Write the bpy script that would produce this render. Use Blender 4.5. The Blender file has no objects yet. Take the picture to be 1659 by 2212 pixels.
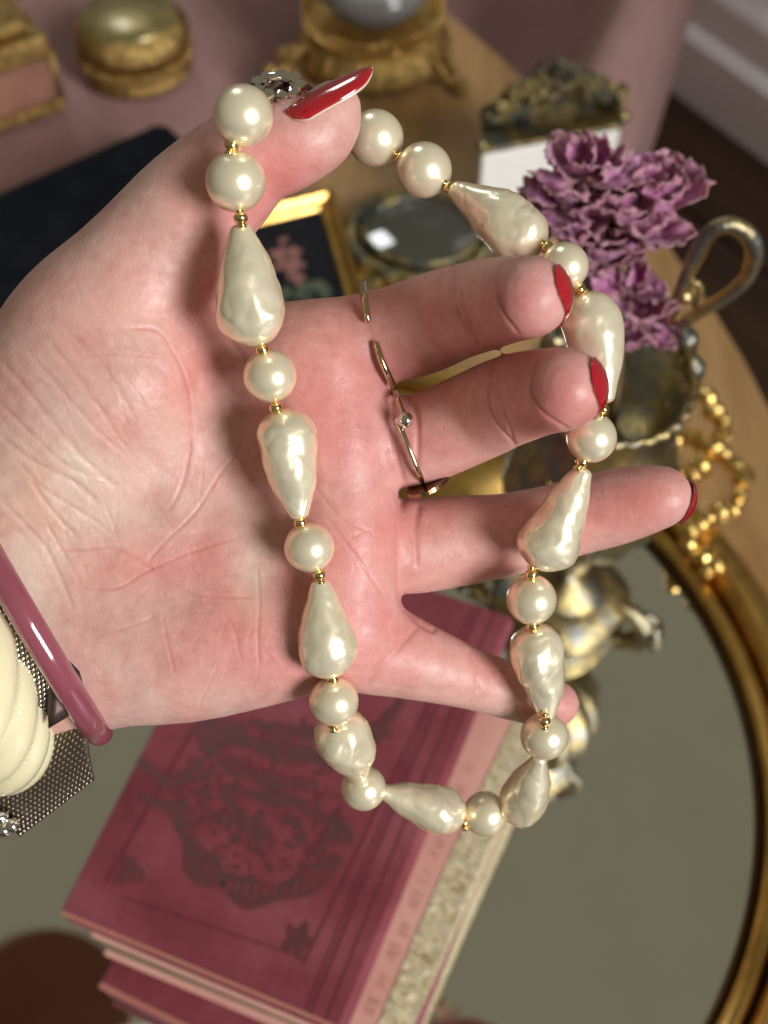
import bpy, bmesh, math, random
import numpy as np
from mathutils import Vector, Matrix, noise
random.seed(7); rng = np.random.default_rng(7)
C = bpy.context.scene.collection
S = bpy.context.scene

# ------------------------------------------------------------------ camera
H = 0.50; F = 2592.0; PITCH = math.radians(55)
fwd = Vector((0, math.cos(PITCH), -math.sin(PITCH)))
upv = Vector((0, math.sin(PITCH), math.cos(PITCH)))
rgt = Vector((1, 0, 0)); back = -fwd
cam_pos = Vector((0, 0, H))
cd = bpy.data.cameras.new('camera'); cam = bpy.data.objects.new('camera', cd); C.objects.link(cam)
CM = Matrix(((rgt.x, upv.x, back.x, 0), (rgt.y, upv.y, back.y, 0), (rgt.z, upv.z, back.z, H), (0, 0, 0, 1)))
cam.matrix_world = CM
cd.sensor_fit = 'VERTICAL'; cd.sensor_height = 36; cd.lens = 36 * F / 2212
cd.clip_start = 0.02; cd.clip_end = 50
cd.dof.use_dof = True; cd.dof.focus_distance = 0.243; cd.dof.aperture_fstop = 13.5
S.camera = cam

# ------------------------------------------------------------------ light
W = bpy.data.worlds.new('World'); S.world = W; W.use_nodes = True
wn = W.node_tree; bg = wn.nodes['Background']
tc = wn.nodes.new('ShaderNodeTexCoord'); sp = wn.nodes.new('ShaderNodeSeparateXYZ'); cr = wn.nodes.new('ShaderNodeValToRGB')
wn.links.new(tc.outputs['Generated'], sp.inputs[0]); wn.links.new(sp.outputs['Z'], cr.inputs[0]); wn.links.new(cr.outputs[0], bg.inputs[0])
cr.color_ramp.elements[0].position = 0.0; cr.color_ramp.elements[0].color = (.135, .122, .10, 1)
cr.color_ramp.elements[1].position = 0.62; cr.color_ramp.elements[1].color = (.178, .162, .108, 1)
bg.inputs[1].default_value = 1.0

def area(name, d, dist, sx, sy, power, col, target):
    l = bpy.data.lights.new(name, 'AREA'); l.shape = 'RECTANGLE'; l.size = sx; l.size_y = sy; l.energy = power; l.color = col
    o = bpy.data.objects.new(name, l); C.objects.link(o)
    d = d.normalized(); o.location = target + d * dist
    o.rotation_euler = (-d).to_track_quat('-Z', 'Y').to_euler(); return o
key_dir = rgt * .62 + upv * (-.27) + back * .73
tgt = Vector((0, .2, .27))
area('window_light', key_dir, 7.0, 2.3, 3.3, 575, (1, .98, .965), tgt)
area('second_window_light', rgt * -.25 + upv * .92 + back * .12, 2.4, .35, .6, 7, (.93, .97, 1), tgt)
S.view_settings.view_transform = 'Standard'; S.view_settings.look = 'None'
S.view_settings.exposure = 0; S.view_settings.gamma = 1

# ------------------------------------------------------------------ helpers
def P(u, v, d):
    "photo position (in 1659x2212 units) and depth to a world point"
    return cam_pos + rgt * ((u - 829.5) / F * d) - upv * ((v - 1106) / F * d) + fwd * d
def L(u, v, d):
    return Vector(((u - 829.5) / F * d, -(v - 1106) / F * d, -d))
def G(u, v, z=0.0):
    "photo position to the point on the level z"
    d = fwd + rgt * ((u - 829.5) / F) - upv * ((v - 1106) / F)
    return cam_pos + d * ((z - H) / d.z)
def dep(p): return (p - cam_pos).dot(fwd)

def obj(name, me, mat=None, parent=None, label=None, cat=None, group=None, kind=None, smooth=True):
    if isinstance(me, bmesh.types.BMesh):
        m = bpy.data.meshes.new(name); me.to_mesh(m); me.free(); me = m
    if smooth and len(me.polygons):
        me.polygons.foreach_set('use_smooth', [True] * len(me.polygons))
    o = bpy.data.objects.new(name, me); C.objects.link(o)
    if mat:
        if not me.materials: me.materials.append(mat)
    if parent: o.parent = parent
    tag(o, label, cat, group, kind); return o
def tag(o, label=None, cat=None, group=None, kind=None):
    for k, v in (('label', label), ('category', cat), ('group', group), ('kind', kind)):
        if v: o[k] = v
    return o
def thing(name, label, cat, loc=(0, 0, 0), group=None):
    o = bpy.data.objects.new(name, None); C.objects.link(o); o.location = loc; o.empty_display_size = .01
    return tag(o, label, cat, group)
def keep(o):  # child with world coordinates under a moved empty
    o.matrix_parent_inverse = Matrix.Translation(-o.parent.location); return o

def grid_mesh(pts, nu, nv, closeu=False, closev=False):
    vs = [tuple(p) for p in pts]; fs = []
    for i in range(nu if closeu else nu - 1):
        for j in range(nv if closev else nv - 1):
            a = i * nv + j; b = ((i + 1) % nu) * nv + j; c = ((i + 1) % nu) * nv + (j + 1) % nv; d = i * nv + (j + 1) % nv
            fs.append((a, b, c, d))
    me = bpy.data.meshes.new('m'); me.from_pydata(vs, [], fs); me.update(); return me
def add_geo(bm, vs, fs):
    bv = [bm.verts.new(v) for v in vs]
    for f in fs:
        try: bm.faces.new([bv[i] for i in f])
        except ValueError: pass
def tube_into(bm, path, rad, n=10, closed=False, caps=True, flat=1.0):
    path = [Vector(p) for p in path]; m = len(path)
    rs = rad if isinstance(rad, (list, tuple)) else [rad] * m
    rings = []; ref = None
    for i, p in enumerate(path):
        a = path[(i - 1) % m] if (closed or i) else p; b = path[(i + 1) % m] if (closed or i < m - 1) else p
        t = (b - a).normalized()
        if ref is None: ref = t.orthogonal().normalized()
        ref = (ref - t * ref.dot(t)).normalized(); bi = t.cross(ref)
        rings.append([bm.verts.new(p + ref * (rs[i] * math.cos(2 * math.pi * k / n)) + bi * (rs[i] * flat * math.sin(2 * math.pi * k / n))) for k in range(n)])
    for i in range(m if closed else m - 1):
        A = rings[i]; B = rings[(i + 1) % m]
        for k in range(n): bm.faces.new((A[k], A[(k + 1) % n], B[(k + 1) % n], B[k]))
    if caps and not closed:
        bm.faces.new(rings[0][::-1]); bm.faces.new(rings[-1])
def cat(pts, k=6, closed=False):
    pts = [Vector(p) for p in pts]; n = len(pts); out = []
    g = (lambda i: pts[i % n]) if closed else (lambda i: pts[max(0, min(n - 1, i))])
    for i in range(n if closed else n - 1):
        a, b, c, d = g(i - 1), g(i), g(i + 1), g(i + 2)
        for j in range(k):
            t = j / k
            out.append(.5 * ((2 * b) + (c - a) * t + (2 * a - 5 * b + 4 * c - d) * t * t + (3 * b - a - 3 * c + d) * t ** 3))
    if not closed: out.append(pts[-1])
    return out
def ball_into(bm, c, r, su=12, sv=8, scale=(1, 1, 1), rot=None):
    M = Matrix.Translation(c) @ (rot.to_4x4() if rot is not None else Matrix.Identity(4)) @ Matrix.Diagonal((r * scale[0], r * scale[1], r * scale[2], 1))
    bmesh.ops.create_uvsphere(bm, u_segments=su, v_segments=sv, radius=1, matrix=M)
def lathe(profile, n=48, center=Vector((0, 0, 0)), mod=None):
    pts = []
    for i in range(n):
        a = 2 * math.pi * i / n
        for j, (r, z) in enumerate(profile):
            rr = r * (mod(a, j) if mod else 1)
            pts.append(center + Vector((rr * math.cos(a), rr * math.sin(a), z)))
    me = grid_mesh(pts, n, len(profile), closeu=True); return me
def prism(poly, z0, z1, bevel=0):
    bm = bmesh.new(); n = len(poly)
    a = [bm.verts.new((p[0], p[1], z0)) for p in poly]; b = [bm.verts.new((p[0], p[1], z1)) for p in poly]
    bm.faces.new(a[::-1]); bm.faces.new(b)
    for i in range(n): bm.faces.new((a[i], a[(i + 1) % n], b[(i + 1) % n], b[i]))
    bmesh.ops.recalc_face_normals(bm, faces=bm.faces)
    if bevel: bmesh.ops.bevel(bm, geom=list(bm.edges), offset=bevel, segments=3, affect='EDGES', profile=.6)
    return bm

# ------------------------------------------------------------------ materials
class N:
    def __init__(s, name):
        s.m = bpy.data.materials.new(name); s.m.use_nodes = True; s.t = s.m.node_tree; s.b = s.t.nodes['Principled BSDF']
        s.co = None
    def n(s, typ, **kw):
        x = s.t.nodes.new(typ)
        for k, v in kw.items():
            if hasattr(x, k): setattr(x, k, v)
            else: x.inputs[k].default_value = v
        return x
    def l(s, a, b): s.t.links.new(a, b)
    def coord(s, scale=None):
        if s.co is None: s.co = s.n('ShaderNodeTexCoord').outputs['Object']
        if scale is None: return s.co
        mp = s.n('ShaderNodeMapping'); mp.inputs['Scale'].default_value = scale if isinstance(scale, tuple) else (scale,) * 3
        s.l(s.co, mp.inputs[0]); return mp.outputs[0]
    def noise(s, scale, detail=4, rough=.5, vec=None, dist=0):
        x = s.n('ShaderNodeTexNoise'); x.inputs['Scale'].default_value = scale; x.inputs['Detail'].default_value = detail
        x.inputs['Roughness'].default_value = rough; x.inputs['Distortion'].default_value = dist
        s.l(vec if vec is not None else s.coord(), x.inputs['Vector']); return x.outputs['Fac']
    def ramp(s, fac, stops):
        r = s.n('ShaderNodeValToRGB'); e = r.color_ramp.elements
        while len(e) < len(stops): e.new(.5)
        for q, (p, c) in zip(e, stops): q.position = p; q.color = (*c, 1) if len(c) == 3 else c
        s.l(fac, r.inputs[0]); return r.outputs[0]
    def mix(s, fac, a, b, mode='MIX'):
        x = s.n('ShaderNodeMix'); x.data_type = 'RGBA'; x.blend_type = mode
        for sock, v in ((x.inputs[0], fac), (x.inputs[6], a), (x.inputs[7], b)):
            if isinstance(v, (int, float)): sock.default_value = v
            elif isinstance(v, tuple): sock.default_value = (*v, 1) if len(v) == 3 else v
            else: s.l(v, sock)
        return x.outputs[2]
    def bump(s, h, strength, dist):
        x = s.n('ShaderNodeBump'); x.inputs['Strength'].default_value = strength; x.inputs['Distance'].default_value = dist
        s.l(h, x.inputs['Height'])
        if s.b.inputs['Normal'].is_linked:
            s.l(s.b.inputs['Normal'].links[0].from_socket, x.inputs['Normal'])
        s.l(x.outputs[0], s.b.inputs['Normal']); return x
    def set(s, **kw):
        for k, v in kw.items():
            k = {'base': 'Base Color', 'rough': 'Roughness', 'metal': 'Metallic', 'coat': 'Coat Weight', 'coatr': 'Coat Roughness', 'sss': 'Subsurface Weight', 'sheen': 'Sheen Weight', 'trans': 'Transmission Weight', 'ior': 'IOR', 'spec': 'Specular IOR Level', 'ssc': 'Subsurface Scale', 'ssr': 'Subsurface Radius', 'sheent': 'Sheen Tint', 'sheenr': 'Sheen Roughness', 'ctint': 'Coat Tint', 'stint': 'Specular Tint'}.get(k, k)
            i = s.b.inputs[k]
            if hasattr(v, 'is_linked') or isinstance(v, bpy.types.NodeSocket): s.l(v, i)
            elif isinstance(v, tuple) and len(v) == 3 and len(i.default_value) == 4: i.default_value = (*v, 1)
            else: i.default_value = v
        return s

def simple(name, base, rough=.5, metal=0, **kw):
    m = N(name).set(rough=rough, metal=metal, **{k: v for k, v in kw.items() if k not in ('vary', 'vs', 'bmp')})
    vs = kw.get('vs', 60); va = kw.get('vary', .25)
    m.set(base=m.mix(1.0, base, m.ramp(m.noise(vs, 5, .6), [(.25, (1 - va,) * 3), (.75, (1 + va,) * 3)]), 'MULTIPLY'))
    if kw.get('bmp'): m.bump(m.noise(vs * 4, 4, .6), kw['bmp'], .001)
    return m.m

def gold(name, hi=(.78, .52, .17), lo=(.25, .16, .05), rough=.3, vs=90, bmp=.35, dark=None):
    m = N(name); nz = m.noise(vs, 6, .65)
    c = m.ramp(nz, [(.3, lo), (.62, hi)])
    if dark: c = m.mix(m.ramp(m.noise(vs * .55, 4, .6), [(.45, (0, 0, 0)), (.6, (1, 1, 1))]), c, dark)
    m.set(base=c, metal=1.0, rough=rough); m.bump(m.noise(vs * 3, 5, .6), bmp, .0015); return m.m
M = {}
M['gold'] = gold('gilt metal', (.74, .46, .14), (.42, .25, .07), .3, 45, .14)
M['gold_shiny'] = gold('bright gold', (.85, .60, .22), (.55, .35, .1), .16, 60, .12)
M['old_gold'] = gold('tarnished brass', (.42, .33, .14), (.12, .10, .05), .38, 120, .6, (.10, .11, .10))
M['grey_gold'] = gold('grey patinated brass', (.60, .47, .20), (.22, .19, .12), .34, 140, .5, (.26, .27, .25))
M['filigree'] = gold('stamped filigree gold', (.62, .42, .15), (.14, .09, .03), .34, 160, 1.0)
M['bead_gold'] = simple('spacer bead gold', (.88, .66, .32), .12, 1, vary=.1)
M['ring_metal'] = simple('ring rose gold', (.62, .50, .34), .18, 1, vary=.12)
M['chrome'] = simple('polished silver', (.75, .74, .72), .08, 1, vary=.05)
M['gem'] = simple('clear crystal', (.95, .93, .92), .02, 0, trans=.9, ior=1.8, vary=.02)
M['garnet'] = simple('dark red enamel', (.045, .004, .01), .08, 0, coat=1.0, vary=.1)

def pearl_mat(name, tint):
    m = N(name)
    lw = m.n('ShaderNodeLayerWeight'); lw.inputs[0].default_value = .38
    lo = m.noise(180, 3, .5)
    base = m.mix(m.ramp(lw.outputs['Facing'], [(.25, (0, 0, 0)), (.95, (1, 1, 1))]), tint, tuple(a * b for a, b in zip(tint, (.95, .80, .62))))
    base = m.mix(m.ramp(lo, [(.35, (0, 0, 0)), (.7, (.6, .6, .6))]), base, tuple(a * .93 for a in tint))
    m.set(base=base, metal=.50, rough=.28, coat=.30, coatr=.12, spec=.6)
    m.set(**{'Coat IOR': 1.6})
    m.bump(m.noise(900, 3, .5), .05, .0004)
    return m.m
M['pearl'] = pearl_mat('cream pearl lacquer', (.99, .905, .67))
M['pearl_drop'] = pearl_mat('ivory baroque pearl lacquer', (1.0, .92, .69))

# skin
m = N('skin'); at = m.n('ShaderNodeAttribute'); at.attribute_name = 'skin_tint'
mott = m.ramp(m.noise(95, 6, .68), [(.3, (.88, .76, .75)), (.5, (1, 1, 1)), (.70, (1.06, 1.16, 1.14))])
base = m.mix(1.0, at.outputs['Color'], mott, 'MULTIPLY')
fine = m.ramp(m.noise(420, 3, .6), [(.3, (.94, .91, .90)), (.7, (1.05, 1.06, 1.06))])
base = m.mix(1.0, base, fine, 'MULTIPLY')
m.set(base=base, rough=m.ramp(m.noise(500, 3), [(.3, (.36,) * 3), (.7, (.52,) * 3)]), sss=.18, spec=.42)
m.b.inputs['Subsurface Radius'].default_value = (1.0, .30, .16); m.b.inputs['Subsurface Scale'].default_value = .0022
v1 = m.n('ShaderNodeTexVoronoi'); v1.feature = 'DISTANCE_TO_EDGE'; v1.inputs['Scale'].default_value = 900
wv = m.n('ShaderNodeMapping'); wv.inputs['Scale'].default_value = (1, .45, 1); wv.inputs['Rotation'].default_value = (0, 0, .9)
ns = m.n('ShaderNodeTexNoise'); ns.inputs['Scale'].default_value = 60; m.l(m.coord(), ns.inputs['Vector'])
av = m.n('ShaderNodeVectorMath', operation='ADD'); sc = m.n('ShaderNodeVectorMath', operation='SCALE'); sc.inputs[3].default_value = .006
m.l(ns.outputs['Color'], sc.inputs[0]); m.l(m.coord(), av.inputs[0]); m.l(sc.outputs[0], av.inputs[1])
m.l(av.outputs[0], wv.inputs[0]); m.l(wv.outputs[0], v1.inputs['Vector'])
vr = m.ramp(v1.outputs['Distance'], [(.0, (0, 0, 0)), (.25, (1, 1, 1))])
m.bump(vr, .07, .0003)
def stretched(rot, sx, sy, sc_):
    a = m.n('ShaderNodeMapping'); a.inputs['Rotation'].default_value = (0, 0, rot); a.inputs['Scale'].default_value = (sx, sy, 1)
    m.l(av.outputs[0], a.inputs[0]); return m.noise(sc_, 4, .6, a.outputs[0])
m.bump(stretched(-.95, .22, 1.6, 420), .13, .0005)
m.bump(stretched(.35, .30, 1.6, 560), .09, .0004)
m.bump(m.noise(1500, 2, .5), .10, .0003)
m.bump(m.noise(230, 5, .62), .16, .0007)
M['skin'] = m.m
m = N('red nail polish'); m.set(base=(.40, .006, .016), rough=.13, coat=1.0, coatr=.03, spec=.6); M['nail'] = m.m
m = N('bare nail edge'); m.set(base=(.74, .55, .47), rough=.3, coat=.5, sss=.2); m.b.inputs['Subsurface Scale'].default_value = .002; M['nail_edge'] = m.m

# textiles, wood, paper
m = N('dusty pink velvet'); m.set(base=m.ramp(m.noise(14, 5, .6), [(.3, (.235, .125, .118)), (.7, (.30, .165, .157))]), rough=.85, sheen=.35, sheenr=.5); m.set(sheent=(.9, .65, .62))
m.bump(m.noise(900, 2), .3, .0008); M['velvet'] = m.m
m = N('tan lacquered wood'); g = m.noise(9, 6, .6, m.coord((6, 1, 1)))
m.set(base=m.ramp(g, [(.3, (.30, .17, .065)), (.7, (.46, .28, .12))]), rough=.30, coat=.3); m.bump(m.noise(60, 4), .1, .001); M['tan'] = m.m
m = N('dark walnut floor'); g = m.noise(3, 8, .65, m.coord((1.2, 9, 1)))
m.set(base=m.ramp(g, [(.3, (.020, .009, .004)), (.7, (.058, .028, .012))]), rough=.38); M['walnut'] = m.m
M['floor_gap'] = simple('floor joint', (.008, .005, .003), .9)
M['white_paint'] = simple('white skirting paint', (.86, .87, .88), .45, vary=.04, vs=8)
m = N('navy cloth'); m.set(base=m.ramp(m.noise(40, 5), [(.3, (.004, .005, .009)), (.7, (.010, .012, .018))]), rough=.85, spec=.12); m.bump(m.noise(1500, 2), .5, .0006); M['navy'] = m.m
m = N('maroon book cloth')
w1 = m.noise(28, 6, .65); c = m.ramp(w1, [(.3, (.145, .014, .026)), (.5, (.215, .030, .048)), (.75, (.290, .070, .092))])
vd = m.noise(220, 5, .7); c = m.mix(m.ramp(vd, [(.55, (0, 0, 0)), (.8, (.55,) * 3)]), c, (.15, .030, .038))
m.set(base=c, rough=.6, sheen=.15); m.bump(m.noise(1300, 2), .35, .0005); m.bump(m.noise(60, 4), .25, .001); M['maroon'] = m.m
m = N('worn board edge'); m.set(base=m.ramp(m.noise(120, 5, .7), [(.3, (.42, .22, .13)), (.6, (.50, .16, .14)), (.8, (.55, .38, .22))]), rough=.7); M['edge'] = m.m
m = N('rubbed gilt stamping'); m.set(base=m.ramp(m.noise(260, 5, .7), [(.38, (.205, .034, .048)), (.47, (.145, .045, .050)), (.72, (.100, .054, .050))]), rough=.42, metal=.25); m.bump(m.noise(700, 3), .4, .0004); M['stamp'] = m.m
m = N('blind stamped line'); m.set(base=(.145, .020, .032), rough=.6); M['line'] = m.m
m = N('pink paper cover'); m.set(base=m.ramp(m.noise(35, 5), [(.3, (.68, .34, .28)), (.7, (.76, .42, .35))]), rough=.6); M['pink_paper'] = m.m
M['ink'] = simple('faded ink', (.52, .27, .215), .7)
m = N('aged page edges'); m.set(base=m.ramp(m.noise(70, 6, .7, m.coord((1, 1, 22))), [(.3, (.12, .09, .055)), (.5, (.22, .17, .11)), (.75, (.38, .30, .18))]), rough=.8); m.bump(m.noise(160, 3, .6, m.coord((1, 1, 14))), .6, .001); M['pages'] = m.m
m = N('gilt ornamental spine'); nz = m.noise(260, 5, .7, dist=1.6)
m.set(base=m.ramp(nz, [(.34, (.30, .21, .08)), (.44, (.64, .54, .30)), (.60, (.80, .74, .54)), (.74, (.46, .34, .14))]), rough=.42, metal=.35); m.bump(nz, .8, .0015); M['gilt_spine'] = m.m
m = N('pink varnish'); m.set(base=m.ramp(m.noise(60, 5), [(.3, (.24, .11, .075)), (.7, (.32, .16, .115))]), rough=.5); M['pink_panel'] = m.m
m = N('mirror glass'); sm = m.noise(9, 7, .7); m.set(base=m.ramp(sm, [(.35, (.80, .80, .78)), (.6, (.87, .87, .85))]), metal=1.0, rough=m.ramp(m.noise(14, 6, .7), [(.45, (.015,) * 3), (.75, (.06,) * 3)])); M['mirror'] = m.m
M['dark_glass'] = simple('dark glass', (.075, .075, .06), .06, .3, coat=1.0, vary=.1)
M['glass'] = simple('clear glass', (.93, .95, .96), .03, 0, trans=.85, ior=1.45, vary=.02)
M['dome'] = simple('greenish glass dome', (.26, .21, .085), .30, .6, trans=.0, coat=.4, vary=.5, vs=70, bmp=.5)
M['porcelain'] = simple('white porcelain', (.78, .79, .77), .18, 0, coat=.6, vary=.03)
M['black'] = simple('black picture ground', (.008, .009, .013), .6, vary=.4, spec=.15)
M['rose_paint'] = simple('pink rose paint', (.30, .125, .11), .6, vary=.6, vs=160)
M['leaf_paint'] = simple('green leaf paint', (.07, .09, .05), .5, vary=.6, vs=120)
M['jade'] = simple('green cabochon', (.16, .20, .12), .2, coat=1.0)
m = N('dried peony petal'); at = m.n('ShaderNodeAttribute'); at.attribute_name = 'petal_edge'
c = m.ramp(m.noise(130, 5, .65), [(.3, (.11, .014, .07)), (.45, (.30, .065, .20)), (.57, (.54, .21, .42)), (.72, (.72, .42, .55))])
c = m.mix(m.ramp(at.outputs['Fac'], [(.72, (0, 0, 0)), (1.0, (.75,) * 3)]), c, (.50, .26, .28))
c = m.mix(m.ramp(at.outputs['Fac'], [(.0, (.85,) * 3), (.30, (0, 0, 0))]), c, (.44, .28, .12))
m.set(base=c, rough=.6, sss=.12, sheen=.2); m.b.inputs['Subsurface Scale'].default_value = .003
m.bump(m.noise(260, 5, .6, m.coord((1, 1, .35))), .7, .0018); M['petal'] = m.m
m = N('cream carved resin'); m.set(base=m.ramp(m.noise(40, 4), [(.3, (.80, .74, .47)), (.7, (.86, .80, .55))]), rough=.14, coat=.7, coatr=.06, sss=.25, spec=.5)
m.b.inputs['Subsurface Radius'].default_value = (1, .8, .4); m.b.inputs['Subsurface Scale'].default_value = .003
m.bump(m.noise(30, 4), .1, .002); M['cream'] = m.m
m = N('plum resin'); m.set(base=m.ramp(m.noise(50, 4), [(.3, (.25, .060, .090)), (.7, (.31, .085, .12))]), rough=.14, coat=1.0, coatr=.05, sss=.2); m.b.inputs['Subsurface Scale'].default_value = .002; M['plum'] = m.m
M['mesh_link'] = simple('woven steel link', (.66, .58, .46), .22, 1, vary=.2, vs=300)
M['mesh_base'] = simple('woven steel gap', (.10, .075, .06), .5, .6)
M['plate'] = simple('brown steel plate', (.085, .055, .05), .4, .7, vary=.15)
M['brown_shade'] = simple('brown lampshade', (.42, .20, .12), .8, vary=.15, vs=5)
M['thread'] = simple('gold thread', (.6, .45, .2), .5)

# ================================================================== SETTING
floor_z = -.20
fl = bmesh.new(); add_geo(fl, [(-6, -6, floor_z - .004), (6, -6, floor_z - .004), (6, 6, floor_z - .004), (-6, 6, floor_z - .004)], [(0, 1, 2, 3)])
floor = obj('floor', fl, M['floor_gap'], kind='structure', smooth=False)
wa = G(1425, 140, floor_z); wb = G(1659, 312, floor_z)
wd = (wb - wa).normalized(); wnrm = Vector((-wd.y, wd.x, 0)).normalized()
if wnrm.y < 0: wnrm = -wnrm
# planks laid parallel to the skirting
fb = bmesh.new(); bmesh.ops.create_cube(fb, size=1, matrix=Matrix.Diagonal((3.0, .116, .004, 1)))
bmesh.ops.bevel(fb, geom=list(fb.edges), offset=.0008, segments=1, affect='EDGES')
pm = bpy.data.meshes.new('plank'); fb.to_mesh(pm); fb.free(); pm.materials.append(M['walnut'])
ang = math.atan2(wd.y, wd.x)
for i in range(14):
    o = bpy.data.objects.new('plank', pm); C.objects.link(o); o.parent = floor
    c = wa + wd * (.9 + random.uniform(-.2, .2)) - wnrm * (.062 + i * .12)
    o.location = (c.x, c.y, floor_z + random.uniform(-.0005, .0005)); o.rotation_euler = (0, 0, ang)
def extrude_profile(prof, a, b, n):
    "prof: list of (out, z); out measured against normal n"
    bm = bmesh.new(); k = len(prof)
    A = [bm.verts.new(a - n * p[0] + Vector((0, 0, p[1]))) for p in prof]; B = [bm.verts.new(b - n * p[0] + Vector((0, 0, p[1]))) for p in prof]
    for i in range(k - 1): bm.faces.new((A[i], B[i], B[i + 1], A[i + 1]))
    return bm
a0 = wa - wd * 3; b0 = wa + wd * 4
obj('wall', extrude_profile([(0, .12), (0, .95)], a0, b0, wnrm), M['white_paint'], kind='structure', smooth=False)
sk = thing('skirting_board', 'white painted stepped skirting board along the wall above the dark floor', 'skirting board', tuple(wa))
keep(obj('board', extrude_profile([(.022, .002), (.022, .060), (.018, .063), (.018, .064)], a0, b0, wnrm), M['white_paint'], sk, smooth=False))
keep(obj('moulding', extrude_profile([(.018, .064), (.012, .068), (.012, .10), (.010, .105), (.004, .112), (0, .12)], a0, b0, wnrm), M['white_paint'], sk, smooth=False))

# ottoman with rolled edge
e0 = G(1468, -20, .04); e1 = G(1352, 345, .04); ed = (e0 - e1).normalized(); ed.z = 0; ed.normalize()
en = Vector((ed.y, -ed.x, 0))
if en.x < 0: en = -en
prof = [(1.6, 0), (.34, 0), (.28, -.004), (.24, -.02), (.20, -.05), (.155, -.070), (.105, -.060), (.072, -.035), (.058, -.008)]  # hollow beside the roll, shaped deep so that it falls into shadow
for k in range(0, 13):
    a = math.radians(170 - k * 17); prof.append((.028 - .028 * math.cos(a), -.002 + .050 * max(math.sin(a), -.3)))
prof += [(-.004, -.06), (0, -.17), (.004, -.198)]
ot = thing('ottoman', 'dusty pink velvet ottoman with a rolled edge under the trinkets', 'ottoman', (0, .6, floor_z))
pts = []; n1 = 120
A = e1 - ed * .9; 
for i in range(n1):
    q = A + ed * (i / (n1 - 1) * 2.6)
    fd_ = min(1, max(0, (i / (n1 - 1) * 2.6 - .84) / .07)); fd_ = fd_ * fd_ * (3 - 2 * fd_)
    for (s, z) in prof:
        if z > -.09 and s > -.002: z = z * fd_
        w = .0015 * math.sin(i * .7 + s * 40) if z > 0 else 0
        pts.append(Vector((q.x, q.y, 0)) - en * (s + w) + Vector((0, 0, z + w - .002)))
keep(obj('upholstery', grid_mesh(pts, n1, len(prof)), M['velvet'], ot))

# board / tray
BZ = .012
poly = [G(700, -60, BZ), G(830, -140, BZ), G(945, 5, BZ), G(1080, 118, BZ), G(1210, 245, BZ), G(1400, 462, BZ), G(1544, 668, BZ), G(1610, 775, BZ), G(1662, 878, BZ), G(1740, 1090, BZ), G(1810, 1400, BZ), G(1830, 2000, BZ), G(1800, 2900, BZ), G(-500, 2900, BZ), G(-700, 1300, BZ), G(200, 760, BZ), G(520, 330, BZ), G(640, 90, BZ)]
obj('serving_board', prism([(p.x, p.y) for p in poly], 0, BZ, .003), M['tan'], label='tan lacquered wooden board carrying the gilt mirror, vase and trinkets', cat='board', smooth=False)

# ================================================================== OVAL MIRROR
mc = Vector((-.04, .212, 0)); ma, mb_ = .197, .193; MZ = .020
mir = thing('oval_mirror_tray', 'large oval mirror tray with moulded gilt frame lying under the books and vase', 'mirror', (mc.x, mc.y, BZ))
pts = []; bm = bmesh.new(); ring = []
for i in range(128):
    a = 2 * math.pi * i / 128; ring.append(bm.verts.new((mc.x + ma * math.cos(a) * 1.01, mc.y + mb_ * math.sin(a) * 1.01, MZ)))
bm.faces.new(ring); 
keep(obj('mirror_glass', bm, M['mirror'], mir, smooth=False))
def ellipse_sweep(prof, n=160, wob=0):
    pts = []
    for i in range(n):
        a = 2 * math.pi * i / n; ca, sa = math.cos(a), math.sin(a)
        nn = Vector((ca / ma, sa / mb_, 0)).normalized()
        for (o_, z) in prof:
            pts.append(Vector((mc.x + ma * ca, mc.y + mb_ * sa, 0)) + nn * o_ + Vector((0, 0, z)))
    return grid_mesh(pts, n, len(prof), closeu=True)
def arc(cx, cz, r, a0, a1, n=7, sz=1):
    return [(cx + r * math.cos(math.radians(a0 + (a1 - a0) * k / (n - 1))), cz + r * sz * math.sin(math.radians(a0 + (a1 - a0) * k / (n - 1)))) for k in range(n)]
keep(obj('inner_rim', ellipse_sweep([(-.001, .0205)] + arc(.0005, .021, .0014, 180, 0)), simple('dark bronze rim', (.10, .06, .025), .35, 1), mir))
keep(obj('inner_bead', ellipse_sweep(arc(.0068, .0225, .0044, 190, -10, 9)), M['gold'], mir))
keep(obj('outer_moulding', ellipse_sweep([(.012, .022)] + arc(.022, .024, .0095, 175, 0, 11, .95) + [(.033, .022), (.036, .019), (.036, .0125)]), M['gold'], mir))
keep(obj('backing', ellipse_sweep([(-.03, .0125), (.035, .0125)]), M['old_gold'], mir))

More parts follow.
